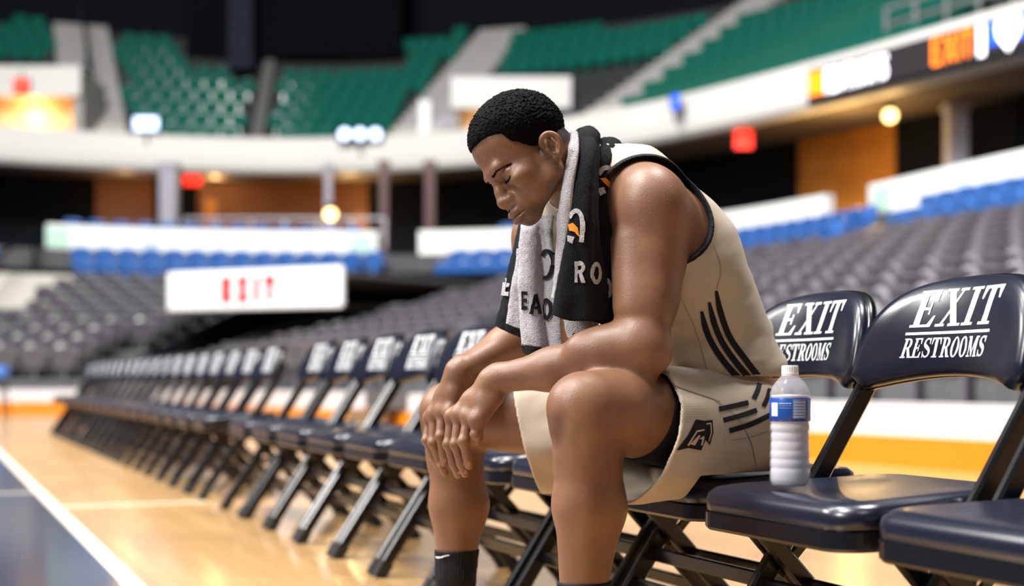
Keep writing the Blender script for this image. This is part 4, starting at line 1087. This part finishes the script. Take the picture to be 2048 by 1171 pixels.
bv_head = bvh_of(V2b, F2b); bv_hand = bvh_of(V3b, F3b); M['nail'] = mat('fingernail', (.42,.22,.16), rough=.3, spec=.5)
for (u_, v_) in ((917,945), (931,943), (938,927), (891,939), (889,921), (877,928)):
    applique('fingernail', [[(u_ + 3.6*math.cos(a), v_ + 5.0*math.sin(a)) for a in np.arange(10)*PI/5]], bv_hand, M['nail'], person, 3, .0006).matrix_parent_inverse = Matrix.Translation((-person.location[0], -person.location[1], 0))
def hair_strokes(name, curve, n, length, lift, m, spread, direc):
    """short hairs rooted along a curve in head coordinates"""
    mb = MB(); c = crom(curve, 60)
    for i in range(n):
        b = c[rng.integers(0, 60)] + rng.normal(0, 1, 3)*spread; p = Vector(Hd(b[0]+25, b[1], b[2])); hit = bv_head.ray_cast(p, Vector(-hf))[0]
        if hit is None: continue
        d = direc(b); d = Vector(hf*d[0] + hl*d[1] + hu*d[2]).normalized(); q = hit + d*length*.001*HS; q += Vector(hf)*lift*.001
        s_ = d.cross(Vector(hf)).normalized()*.00028; mb.add([hit - s_, hit + s_, q], [(0,1,2)]); mb.add([hit - Vector(hf)*.0004, hit + Vector(hf)*.0006, q], [(0,1,2)])
    return pchild(mb.build(name, m))
M['brow'] = mat('dark_brown_brow', (.018,.010,.007), rough=.7, spec=.2)
for s_ in (-1, 1):
    hair_strokes('eyebrow', [(100,s_*13,-34.5),(100,s_*25,-32),(94,s_*38,-32.5),(86,s_*49,-38)], 520, 3.2, .05, M['brow'], np.array([0,.7,1.0]), lambda b, s_=s_: (-.1, s_*1.0, .12))
    hair_strokes('eyelashes', [(97,s_*20,-56.5),(95,s_*32,-58.5),(88,s_*43,-57.5),(84,s_*48,-55)], 150, 5.0, 2.0, M['hair'], np.array([0,.5,.35]), lambda b, s_=s_: (.5, s_*.25, -.8))
print('head', time.time() - T0)

# beads of sweat
bv1 = bvh_of(V1b, F1b); mb = MB(); M['sweat'] = mat('sweat', (.8,.7,.65), rough=.05, trans=.7, spec=.8)
def bead(hit, n, r):
    x = n.orthogonal().normalized(); y = n.cross(x)
    vs_ = [hit + n*r*.6] + [hit + (x*math.cos(a) + y*math.sin(a))*r for a in np.arange(5)*2*PI/5]
    mb.add(vs_, [(0, 1+i, 1+(i+1) % 5) for i in range(5)])
for bv_, (u0, u1, v0, v1), n_ in ((bv1, (1235,1400,335,450), 110), (bv1, (1230,1340,450,640), 26), (bv_head, (945,1015,300,350), 60), (bv1, (1130,1230,760,1000), 18)):
    for _ in range(n_):
        d = (Vector(P(rng.uniform(u0,u1), rng.uniform(v0,v1), 1.)) - CAMP).normalized(); hit, nn, i_, ds = bv_.ray_cast(CAMP, d)
        if hit is not None and ds < 3.1: bead(hit, nn if nn.dot(d) < 0 else -nn, rng.uniform(.0005, .0012))
o = pchild(mb.build('sweat_beads', M['sweat'], None, True)); o['kind'] = 'stuff'
# ------------------------------------------------------------------ clothing
def sdcap(X, Y, Z, a, b, ra, rb, flat=None):
    ba = b - a; l2 = float(ba @ ba) + 1e-12; x, y, z = X-a[0], Y-a[1], Z-a[2]; t = np.clip((x*ba[0]+y*ba[1]+z*ba[2])/l2, 0, 1)
    x, y, z = x-t*ba[0], y-t*ba[1], z-t*ba[2]
    if flat is not None:
        w, f = flat; q = (x*w[0]+y*w[1]+z*w[2])*(f-1); x, y, z = x+q*w[0], y+q*w[1], z+q*w[2]
    return np.sqrt(x*x+y*y+z*z) - (ra + (rb-ra)*t)
def pts_of(D, X, Y, Z, near): return np.stack([np.broadcast_to(q, D.shape)[near] for q in (X, Y, Z)], -1)
armA = [(shL + N3*.006 - UP*.012, shL + L3*.35 - UP*.012, .110), (shR - L3*.00 + N3*.01, shR - L3*.35, .104)]
SP = nz(S1 - S0)
JB = P(1440, 762, 3.07)                                     # jersey hem height
def armfield(X, Y, Z): return np.minimum(sdcap(X, Y, Z, armA[0][0], armA[0][1], armA[0][2], armA[0][2]), sdcap(X, Y, Z, armA[1][0], armA[1][1], armA[1][2], armA[1][2]))
JLO, JHI = np.array([.0,2.74,.60]), np.array([.66,3.36,1.12])
def jersey_base():
    j = Sculpt(); e = .012
    j.cap(S0 + UP*.03, S1, .150+e, .142+e, .05, flat=(N3, 1.22)); j.cap(S1, S2, .142+e, .174+e, .05, flat=(CHF, 1.36)); j.cap(S2, S3, .174+e, .152+e, .05, flat=(CHF, 1.38))
    j.cap(S3, shL*.75 + S3*.25, .085+e, .066+e, .05); j.cap(S3, shR*.75 + S3*.25, .085+e, .066+e, .05)
    j.cap(neck0, shL*.8 + neck0*.2, .062+e, .052+e, .05); j.cap(neck0, shR*.8 + neck0*.2, .062+e, .052+e, .05)
    j.cap(P(1345,445,2.90), P(1385,520,2.97), .048+e, .053+e, .04)
    def folds(D, X, Y, Z):
        near = np.abs(D) < .03; q = pts_of(D, X, Y, Z, near); q2 = q @ np.array([nz(L3), nz(N3), SP]).T
        h = np.clip((.92 - q[:, 2])/.22, 0, 1)
        w = .0075*h*vnoise(q2*np.array([5, 5, 20]) + q2[:, :1]*4, 1.) + .0060*vnoise(q*np.array([1,1,1.6]), 9) + .0036*vnoise(q2*np.array([8,8,44]) + 5, 1.)*(.25 + h)
        w += .009*np.clip((.735 - q[:, 2])/.05, 0, 1)*np.clip(1, 0, 1)                  # blouses over the waistband
        out = D.copy(); out[near] = D[near] - w; return out
    j.fun(folds, JLO - .05, JHI + .05); return j
jer = jersey_base()
def jcut(D, X, Y, Z):
    D = np.maximum(D, -armfield(X, Y, Z)); D = np.maximum(D, -(Z - .655))
    nk = sdcap(X, Y, Z, neck0 - NAX*.03, neck0 + NAX*.12, .080, .080); return np.maximum(D, -nk).astype(np.float32)
jer.fun(jcut, JLO - .05, JHI + .05)
Vj, Fj = nets(*jer.grid(JLO, JHI, .0033)); Vj = smooth_np(Vj, Fj, 2, .45)
M['cream'] = mat('cream_jersey_cloth', (.50,.408,.300), rough=.55, spec=.35, sheen=.25, bump=(900, .12, .0006), noise=(30, .05))
M['blackcloth'] = mat('black_knit', (.009,.009,.011), rough=.75, spec=.25)
M['creamdark'] = mat('dark_cream_thread', (.30,.235,.165), rough=.8)  # darker cream for seams and perforation dots
jersey = pchild(link('jersey', mesh_np('jersey', Vj, Fj), M['cream'], None, True))
tr = jersey_base()
def trim(D, X, Y, Z):
    a = armfield(X, Y, Z); return np.maximum(np.maximum(D - .0022, -a - .0005), a - .0072).astype(np.float32)
tr.fun(trim, JLO - .05, JHI + .05)
Vt, Ft = nets(*tr.grid(JLO, JHI, .0026)); Vt = smooth_np(Vt, Ft, 3, .5); bj = bvh_of(Vj, Fj)
link('armhole_trim', mesh_np('armhole_trim', Vt, Ft), M['blackcloth'], jersey, True)
for st in ([(1403,622),(1411,655),(1426,690),(1450,725),(1479,757)], [(1418,604),(1428,645),(1445,685),(1470,722),(1500,757)], [(1432,581),(1441,625),(1460,675),(1490,718),(1519,756)]):
    applique('side_stripe', band(st, [6,12,12,12,12,13]), bj, M['blackcloth'], jersey, 6, .0016)
for st in ([(1427,492),(1438,520),(1441,545),(1433,578)], [(1361,592),(1385,645),(1402,695),(1415,745)], [(1255,322),(1285,331),(1320,345)]):
    applique('seam', band(st, 1.6), bj, M['creamdark'], jersey, 6, .0012)
# ---- shorts
SLO, SHI = np.array([-.02,2.62,.36]), np.array([.70,3.44,.74])
thL, thR = nz(kneeL - hipL), nz(kneeR - hipR)
hemL = (P(1272,870,2.80), nz(thL + UP*.22))
hemR = (P(1052,880,3.12), nz(thR - UP*.30))
def shorts_base():
    s = Sculpt(); e = .020
    s.cap(hipL + (hipR-hipL)*.12, hipR - (hipR-hipL)*.12, .100+e, .100+e, .03); s.cap(S0, S0*.3 + S1*.7, .140+.006, .130+.006, .05, flat=(N3, 1.22))
    hl_, hr_ = P(1262,868,2.80), P(1020,872,3.17)
    s.cap(hipL + UP*-.004, hl_, .118+e*.5, .120, .03, flat=(L3, 1.06)); s.cap(hipL, hl_ - UP*.030, .10, .100, .04)
    for hp, kn in ((hipL, kneeL), (hipR, kneeR)): s.cap(hp, hp*.25 + kn*.75, .116, .098, .03)
    s.cap(hipR + UP*-.004, hr_, .118+e*.5, .112, .03, flat=(L3, 1.0)); s.cap(hipR, hr_ - UP*.030, .10, .098, .04)
    def folds(D, X, Y, Z):
        near = np.abs(D) < .03; q = pts_of(D, X, Y, Z, near); q2 = q @ np.array([thL, nz(np.cross(thL, UP)), UP]).T
        w = .0070*vnoise(q2*np.array([5, 15, 14]), 1.) + .0045*vnoise(q2*np.array([9, 30, 28]) + 7, 1.); out = D.copy(); out[near] = D[near] - w; return out
    s.fun(folds, SLO - .05, SHI + .05); return s
sh = shorts_base()
def scut(D, X, Y, Z):
    D = np.maximum(D, -(D + .0075))                          # a shell of cloth
    def pl(h): return (X-h[0][0])*h[1][0] + (Y-h[0][1])*h[1][1] + (Z-h[0][2])*h[1][2]
    mid = (kneeL + kneeR + hipL + hipR)/4; side = (X-mid[0])*L3[0] + (Y-mid[1])*L3[1]
    c = np.where(side > -.02, pl(hemL), pl(hemR))
    top = Z - .695
    return np.maximum(np.maximum(D, c), top).astype(np.float32)
sh.fun(seatclip, SLO - .05, SHI + .05); sh.fun(scut, SLO - .05, SHI + .05)
Vs, Fs = nets(*sh.grid(SLO, SHI, .0033)); Vs = smooth_np(Vs, Fs, 3, .5)
shorts = pchild(link('shorts', mesh_np('shorts', Vs, Fs), M['cream'], None, True)); bs = bvh_of(Vs, Fs)
for st, w in (([(1437,818),(1465,812),(1496,805)], 10), ([(1446,840),(1480,831),(1513,820)], 10), ([(1458,861),(1500,848),(1541,829)], 10),
          ([(1507,797),(1514,782),(1519,767)], 10), ([(1526,812),(1534,795),(1539,777)], 9)):
    applique('side_stripe', band(st, w), bs, M['blackcloth'], shorts, 6, .0016)
def c4(*q): return [(1040 + x/2.385, 680 + y/2.385) for x, y in q]
applique('emblem', [c4((745,525),(800,452),(836,378),(862,384),(846,440),(800,512))] + [c4((836,378),(880,384),(880,420),(846,440))] + [c4((880,384),(916,380),(920,440),(904,498),(878,470))] + [c4((846,440),(880,420),(884,470),(862,524),(800,512))], bs, M['blackcloth'], shorts, 5, .0016)
applique('emblem_line', [c4((792,500),(838,430),(844,434),(802,502)), c4((838,430),(876,424),(876,430),(846,438)), c4((884,396),(908,393),(911,440),(898,482),(894,480),(905,440),(903,400),(884,403)), c4((850,470),(872,455),(876,462),(866,500),(858,500),(864,472)), c4((806,494),(850,450),(856,456),(830,500))], bs, M['cream'], shorts, 5, .0028)
dots = []
for i in range(13):
    for j in range(9):
        x, y = 752 + i*11 + (j % 2)*5, 292 + j*12
        if x > 742 + j*3 and y > 280 + (x-752)*.32 and not (x > 822 and y > 368): dots.append(c4((x-2,y-2),(x+2,y-2),(x+2,y+2),(x-2,y+2)))
o = applique('perforation', dots, bs, M['creamdark'], shorts, None, .0012); o['kind'] = 'stuff'
applique('seam', band([(1430,800),(1470,830),(1500,880),(1512,930)], 1.6) + band([(1310,752),(1360,775),(1440,802)], 2.0) + band([(1460,880),(1500,874),(1535,862)], 1.4), bs, M['creamdark'], shorts, 6, .0012)
# black compression shorts under them
cs = Sculpt()
for hp, kn in ((hipL, kneeL), (hipR, kneeR)): cs.cap(hp, kn, .0995, .0730, .02, bulge=.006)
cpR = (P(1062,880,3.13), thR)
def cscut(D, X, Y, Z):
    mid = (kneeL + kneeR + hipL + hipR)/4; side = (X-mid[0])*L3[0] + (Y-mid[1])*L3[1]
    def pl(h): return (X-h[0][0])*h[1][0] + (Y-h[0][1])*h[1][1] + (Z-h[0][2])*h[1][2]
    return np.maximum(D, np.where(side > -.02, pl((P(1292,860,2.80), nz(thL + UP*.22))), pl(cpR))).astype(np.float32)
cs.fun(cscut, SLO - .05, SHI + .05); cs.fun(seatclip, SLO - .05, SHI + .05)
Vc, Fc = nets(*cs.grid(SLO, SHI, .0040)); pchild(link('compression_shorts', mesh_np('compression_shorts', Vc, Fc), M['blackcloth'], None, True))
# ---- socks and shoes
M['shoe'] = mat('black_shoe_upper', (.012,.012,.014), rough=.5); M['sole'] = mat('white_rubber_sole', (.75,.75,.73), rough=.5); M['swoosh'] = mat('white_tick', (.85,.85,.85), rough=.5)
for ank, top, shn in ((ankL, P(1160,1225,2.735), [(P(1160,1010,2.72),.047),(P(1160,1225,2.735),.035)]), (ankR, P(911,1150,3.25), [(P(905,1010,3.245),.047),(P(911,1150,3.25),.036)])):
    sk_ = Sculpt(); e = .004
    for (p, r), (q, r2) in zip(shn[:-1], shn[1:]): sk_.cap(p, q, r+e, r2+e+.002, .02)
    sk_.cap(shn[-1][0], ank, .037+e, .038+e, .02); sk_.cap(ank, ank - UP*.04 + N3*.03, .038+e, .036+e, .02)
    cf = [(P(1192,1015,2.755),.053),(P(1176,1180,2.755),.036)] if ank is ankL else [(P(926,1010,3.27),.053),(P(918,1115,3.27),.037)]
    sk_.cap(cf[0][0], cf[1][0], cf[0][1]+e, cf[1][1]+e, .02)
    zt = .268
    sk_.fun(lambda D, X, Y, Z: np.maximum(D + .0012*np.sin(np.arctan2(Y-ank[1], X-ank[0])*60)*(Z > .0), Z - zt).astype(np.float32), ank - .3, ank + .3)
    Vk, Fk = nets(*sk_.grid(ank - [.1,.1,.08], ank + [.12,.12,.22], .0030)); sock = pchild(link('sock', mesh_np('sock', Vk, Fk), M['blackcloth'], None, True))
    if ank is ankR:
        applique('tick_logo', [[(873,1111),(879,1112),(898,1108),(898,1110),(878,1116),(873,1114)]], bvh_of(Vk, Fk), M['swoosh'], sock, 4, .0025)
    so = Sculpt(); so.cap(ank - UP*.045 + N3*.0, ank - UP*.058 + N3*.15, .052, .040, .03, flat=(UP, 1.05)); so.cap(ank - N3*.045 - UP*.05, ank + UP*.005, .045, .046, .04); so.cap(ank + UP*.005, ank + UP*.045, .048, .052, .02); so.cap(ank + N3*.07 - UP*.02, ank + N3*.03 + UP*.03, .036, .036, .03)
    so.fun(lambda D, X, Y, Z: np.maximum(np.maximum(D, -(Z - .022)), np.where(Z > ank[2]+.055, .02, -.02)).astype(np.float32), ank - .4, ank + .4)
    Vz, Fz = nets(*so.grid(ank - [.26,.2,.1], ank + [.16,.14,.09], .0045)); shoe = pchild(link('shoe', mesh_np('shoe', Vz, Fz), M['shoe'], None, True))
    sl = Sculpt(); sl.cap(ank - N3*.052 - UP*.08, ank + N3*.165 - UP*.08, .044, .045, .02); sl.fun(lambda D, X, Y, Z: np.maximum(np.maximum(D, Z - .030), -(Z - .001)).astype(np.float32), ank - .4, ank + .4)
    Vz, Fz = nets(*sl.grid(ank - [.30,.2,.11], ank + [.16,.14,.0], .0045)); link('sole', mesh_np('sole', Vz, Fz), M['sole'], shoe, True)
    for k in range(5):
        c = ank + N3*(.045 + k*.022) + UP*(.036 - k*.014); MB().tube([c - L3*.024 - UP*.008, c + UP*.006, c + L3*.024 - UP*.008], .003, 6).build('lace', M['blackcloth'], shoe, True)
    MB().tube([ank + N3*.05 + UP*.04, ank + N3*.075 + UP*.055 + L3*.02, ank + N3*.09 + UP*.03 + L3*.03], .0025, 6).build('lace', M['blackcloth'], shoe, True)
print('clothes', time.time() - T0)
# ------------------------------------------------------------------ towel
M['terryblack'] = mat('black_terry', (.010,.010,.012), rough=.95, spec=.1, sheen=.05, bump=(420, 1.0, .008)); M['terrywhite'] = mat('white_terry', (.66,.63,.64), rough=.95, spec=.1, sheen=.2, bump=(420, 1.0, .008), noise=(380, .45))
M['logo_orange'] = mat('orange_weave', (.75,.24,.01), rough=.9)
towel = empty('towel', tuple(P(1170,262,2.92))); tag(towel, 'black and white terry towel draped around the player\'s neck', 'towel')
TWI = Matrix.Translation(-towel.location)
def tw(o): o.parent = towel; o.matrix_parent_inverse = TWI; return o
def sheet(name, rows, m, th=.006, nu=22, nv=70, fold=0., nf=3):
    G = np.array([[P(*p) for p in r] for r in rows])                 # rows x cols x 3
    A = np.stack([crom(G[:, j], nv) for j in range(G.shape[1])], 1); S = np.stack([crom(A[i], nu) for i in range(nv)], 0)
    du = np.gradient(S, axis=1); dv_ = np.gradient(S, axis=0); n = np.cross(du, dv_); n /= np.linalg.norm(n, axis=2)[..., None] + 1e-9
    if n[nv//2, nu//2] @ (S[nv//2, nu//2] - np.array([0,0,HC])) > 0: n = -n
    wv = fold*np.sin(np.linspace(0, nf*PI, nu))[None, :]*np.linspace(.3, 1, nv)[:, None]
    S = S + n*(wv + .0012*vnoise(S, 120) + .003*vnoise(S, 26))[..., None]
    ed = np.minimum(np.minimum(np.arange(nu), np.arange(nu)[::-1])/1.5, 1)[None, :]**.5*np.ones((nv, 1)); ed = np.maximum(ed, .25)
    Fq, Bq = S + n*(th/2*ed)[..., None], S - n*(th/2*ed)[..., None]
    V = np.vstack([Fq.reshape(-1, 3), Bq.reshape(-1, 3)]); N_ = nu*nv; F = []
    for i in range(nv-1):
        for j in range(nu-1):
            a = i*nu+j; F.append((a, a+nu, a+nu+1, a+1)); F.append((N_+a, N_+a+1, N_+a+nu+1, N_+a+nu))
    for i in range(nv-1):
        for j in (0, nu-1): a = i*nu+j; F.append((a, a+nu, N_+a+nu, N_+a))
    for j in range(nu-1):
        for i in (0, nv-1): a = i*nu+j; F.append((a, a+1, N_+a+1, N_+a))
    me = fix_normals(mesh_np(name, V, np.array(F))); o = tw(link(name, me, m, None, True)); return o, BVHTree.FromPolygons([tuple(v) for v in V], F)
A_, bA = sheet('near_end', [[(1150,266,2.93),(1165,256,2.94),(1182,259,2.95),(1199,276,2.95)], [(1156,300,2.84),(1170,297,2.815),(1186,300,2.82),(1199,310,2.85)], [(1145,362,2.815),(1162,362,2.785),(1180,362,2.785),(1196,364,2.82)],
    [(1138,428,2.805),(1158,428,2.775),(1178,428,2.775),(1197,428,2.80)], [(1128,500,2.80),(1154,502,2.775),(1180,502,2.78),(1204,500,2.80)], [(1114,572,2.80),(1148,575,2.78),(1184,575,2.785),(1216,574,2.81)], [(1103,628,2.80),(1140,641,2.785),(1182,642,2.79),(1228,655,2.815)]], M['terryblack'], fold=.004, nf=4)
B_, bB = sheet('near_white_edge', [[(1138,270,2.885),(1146,262,2.872),(1156,266,2.868)], [(1136,303,2.825),(1146,302,2.806),(1158,302,2.806)], [(1126,362,2.812),(1137,362,2.792),(1149,362,2.790)], [(1116,425,2.818),(1128,426,2.795),(1142,428,2.790)], [(1113,500,2.835),(1121,500,2.81),(1131,500,2.80)], [(1110,560,2.825),(1114,562,2.81),(1118,562,2.80)], [(1106,598,2.815),(1108,598,2.81),(1110,598,2.80)]], M['terrywhite'], nu=12)
C_, bC = sheet('near_under_layer', [[(1198,282,2.96),(1212,276,2.95),(1228,284,2.955),(1247,308,2.96)], [(1194,312,2.88),(1208,305,2.865),(1224,312,2.87),(1238,330,2.91)], [(1192,362,2.85),(1204,360,2.845),(1214,360,2.85),(1228,362,2.88)], [(1192,428,2.845),(1204,428,2.84),(1214,428,2.845),(1226,428,2.87)],
    [(1196,500,2.84),(1212,500,2.832),(1226,500,2.835),(1240,500,2.86)], [(1206,575,2.84),(1220,575,2.832),(1234,575,2.835),(1248,575,2.86)], [(1214,640,2.84),(1226,645,2.835),(1238,648,2.84),(1250,650,2.86)]], M['terryblack'])
D_, bD = sheet('far_end_white', [[(1044,440,2.985),(1062,432,2.965),(1084,430,2.955),(1108,432,2.95)], [(1042,470,2.96),(1060,466,2.935),(1082,466,2.94),(1106,468,2.915)], [(1037,530,2.955),(1058,530,2.925),(1084,530,2.935),(1110,530,2.90)], [(1038,610,2.95),(1060,612,2.92),(1088,612,2.93),(1116,610,2.89)], [(1044,688,2.945),(1068,694,2.915),(1096,697,2.925),(1124,692,2.89)]], M['terrywhite'], fold=.003, nf=5)
sheet('far_hem_band', [[(1044,686,2.943),(1068,692,2.913),(1096,695,2.923),(1124,690,2.888)], [(1046,704,2.943),(1069,711,2.913),(1096,714,2.923),(1124,708,2.888)]], M['terryblack'], th=.007, nv=10)
E_, bE = sheet('far_end_black', [[(1040,448,3.01),(1044,447,2.99),(1048,446,2.97)], [(1030,490,3.0),(1037,490,2.98),(1043,490,2.965)], [(1017,540,3.0),(1027,540,2.98),(1037,540,2.965)], [(1002,602,3.0),(1013,604,2.98),(1024,604,2.968)], [(991,650,2.99),(1003,658,2.975),(1016,663,2.968)]], M['terryblack'], nu=12)
sheet('far_inner_fold', [[(1036,498,2.975),(1040,498,2.965),(1044,498,2.96)], [(1028,545,2.97),(1035,545,2.962),(1043,545,2.958)], [(1018,605,2.968),(1030,606,2.96),(1044,606,2.956)], [(1012,648,2.965),(1027,654,2.957),(1044,660,2.953)]], M['terrywhite'], nu=12)
sheet('far_hem_band', [[(1012,646,2.963),(1027,652,2.955),(1045,658,2.951)], [(1010,661,2.963),(1025,668,2.955),(1043,675,2.951)]], M['terryblack'], th=.007, nu=12, nv=10)
H_, bH = sheet('near_lower_corner', [[(1126,622,2.86),(1150,630,2.845),(1175,632,2.845),(1198,640,2.86)], [(1130,652,2.86),(1152,664,2.845),(1174,664,2.845),(1196,660,2.86)], [(1136,672,2.862),(1154,684,2.848),(1172,682,2.848),(1192,672,2.862)]], M['terrywhite'], nv=20)
# rolls behind the neck joining both ends
def roll(path, rs, name, m):
    c = crom([P(*p) for p in path], 46); r = np.interp(np.linspace(0, 1, 46), np.linspace(0, 1, len(rs)), rs)
    mb = MB(); mb.tube(list(c), list(r), 18); me = mb.mesh(); V = np.array([v.co[:] for v in me.vertices]); nn = vnoise(V, 28)*.004
    for v, k in zip(me.vertices, nn): v.co += v.normal*k
    tw(link(name, me, m, None, True))
roll([(1176,330,2.86),(1176,290,2.88),(1176,274,2.95),(1166,282,3.02),(1135,320,3.09),(1098,390,3.08),(1074,448,3.00)], [.012,.020,.023,.026,.028,.026,.014], 'neck_roll', M['terryblack'])
roll([(1216,345,2.89),(1220,312,2.905),(1222,302,2.96),(1206,306,3.03),(1170,345,3.10),(1120,400,3.11),(1084,455,3.02)], [.010,.022,.028,.030,.028,.024,.014], 'neck_roll', M['terryblack'])
def tap(name, polys, b, m, off=.0035): 
    o = applique(name, polys, b, m, None, 5, off); tw(o)
def wordpx(txt, u0, v0, u1, v1, font=SANS, sk=0.): return [[(x, v0 + (v1-v0)*(1-y)) for x, y in pl] for pl in [[(px, py) for px, py in q] for q in word(txt, font, u1-u0, 1., u0, 0., sk)]]
tap('woven_letter', wordpx('R', 1149, 522, 1172, 565), bA, M['terrywhite']); tap('woven_letter', wordpx('O', 1180, 524, 1202, 568), bA, M['terrywhite'])
tap('woven_logo', band([(1141,436),(1147,425),(1157,422),(1164,432),(1166,452),(1163,484)], 9) + [[(1137,470),(1150,474),(1146,487),(1137,482)]], bA, M['terrywhite'])
tap('woven_bolt', [[(1138,450),(1148,446),(1157,456),(1159,474),(1150,464),(1141,462)]], bA, M['logo_orange'])
tap('woven_logo', band([(1198,350),(1206,338),(1218,336),(1226,344)], 9), bC, M['terrywhite']); tap('woven_logo', [[(1196,378),(1207,374),(1210,386),(1200,392)]], bC, M['terrywhite'])
tap('woven_bolt', [[(1200,358),(1210,356),(1219,366),(1222,382),(1212,372)]], bC, M['logo_orange'])
tap('woven_letter', wordpx('O', 1203, 556, 1226, 598), bC, M['terrywhite'])
tap('woven_letter', wordpx('E', 1045, 582, 1058, 620), bD, M['terryblack']); tap('woven_letter', wordpx('A', 1060, 588, 1082, 628), bD, M['terryblack']); tap('woven_letter', wordpx('O', 1085, 596, 1108, 640), bD, M['terryblack'])
tap('woven_logo', band([(1086,512),(1094,502),(1104,508),(1107,530),(1100,552),(1088,556)], 8), bD, M['terryblack'])
tap('woven_letter', [[(1010,556),(1016,556),(1012,592),(1005,590)], [(1016,566),(1022,566),(1020,574),(1014,574)], [(1013,583),(1020,584),(1019,592),(1012,591)]], bE, M['terrywhite'])
tap('woven_letter', [[(1146,668),(1150,664),(1156,676),(1152,680)], [(1156,664),(1162,662),(1166,674),(1160,677)], [(1168,661),(1174,659),(1176,670),(1171,672)]], bH, M['terryblack'])
print('towel', time.time() - T0)
# ------------------------------------------------------------------ water bottle
bp = P(1580, 966, 2.62); bot = empty('water_bottle', (bp[0], bp[1], .4565)); tag(bot, 'clear plastic water bottle with blue label and white cap on the chair seat', 'bottle')
def bprof():
    pr = [(.0005,.004),(.022,.004),(.030,.0),(.0345,.004),(.0365,.012)]
    for k in range(6):
        z = .022 + k*.0172; c_ = .0365 - .0012*math.exp(-((z-.085)/.02)**2); pr += [(c_,z),(c_,z+.008),(c_-.0008,z+.0110),(c_-.0010,z+.0125),(c_-.0008,z+.014)]
    pr += [(.0362,.136),(.0352,.139),(.0352,.171),(.0364,.174),(.0355,.182),(.0315,.193),(.025,.203),(.018,.211),(.0145,.215),(.0140,.219)]
    return pr
PR = [(r, z*.93) for r, z in bprof()]
M['pet'] = mat('clear_plastic', (.70,.70,.76), rough=.08, spec=.9, alpha=.26); M['pet'].node_tree.nodes['Principled BSDF'].inputs['IOR'].default_value = 1.22
M['water'] = mat('misted_water', (.74,.72,.78), rough=.3, sss=.5); M['water'].node_tree.nodes['Principled BSDF'].inputs['IOR'].default_value = 1.2
mb = MB(); mb.lathe(PR, 40); mb.build('bottle_body', M['pet'], bot, True)
mb = MB(); mb.lathe([(r*.93, z + .002) for r, z in PR if z < .165] + [(.0005, .166)], 32); mb.build('water', M['water'], bot, True)
M['label'] = mat('blue_label', (.012,.085,.42), rough=.35); M['labelw'] = mat('white_label_print', (.75,.78,.85), rough=.4); M['labelr'] = mat('red_label_edge', (.35,.02,.12), rough=.4); M['labelg'] = mat('grey_blue_small_print', (.22,.30,.52), rough=.4)
lab = MB(); lab.lathe([(.0357,.1175),(.0366,.119),(.0366,.158),(.0357,.1595)], 40); lb_ = lab.build('label', M['label'], bot, True)
def lab_patch(a0, a1, z0, z1, m, nm, r=.0369):
    """angles measured from the side facing the camera, positive to the right"""
    fw = math.atan2(-bp[1], -bp[0]); mb = MB(); n = 6
    G = [[(r*math.cos(fw + math.radians(a0+(a1-a0)*i/n)), r*math.sin(fw + math.radians(a0+(a1-a0)*i/n)), z) for i in range(n+1)] for z in (z0, z1)]
    mb.grid(G); mb.build(nm, m, lb_)
lab_patch(-62, -36, .1265, .151, M['labelw'], 'barcode'); lab_patch(8, 48, .1225, .157, M['labelg'], 'small_print'); lab_patch(58, 75, .125, .157, M['labelg'], 'small_print'); lab_patch(-80, 80, .1188, .1203, M['labelr'], 'red_edge')
for k in range(3): lab_patch(-32, 4, .149 - k*.0042, .1503 - k*.0042, M['labelg'] if k else M['labelw'], 'print_line')
for k in range(6): lab_patch(10, 46, .1250 + k*.0052, .1264 + k*.0052, M['labelw'], 'print_line', .0371)
cp = MB()
n_ = 48; G = []
for z, rr in ((.199,.0150),(.2022,.0152),(.2026,.0156),(.2036,.0156),(.2041,.0152),(.2150,.0152),(.2172,.0143),(.2176,.012),(.2177,.0004)):
    G.append([((rr - (.0006 if (k % 2 and .2040 < z < .2160) else 0))*math.cos(2*PI*k/n_), (rr - (.0006 if (k % 2 and .2040 < z < .2160) else 0))*math.sin(2*PI*k/n_), z) for k in range(n_)])
cp.grid(G, closed_u=True); cp.build('cap', mat('white_plastic_cap', (.86,.86,.88), rough=.4), bot)
print('done', time.time() - T0)
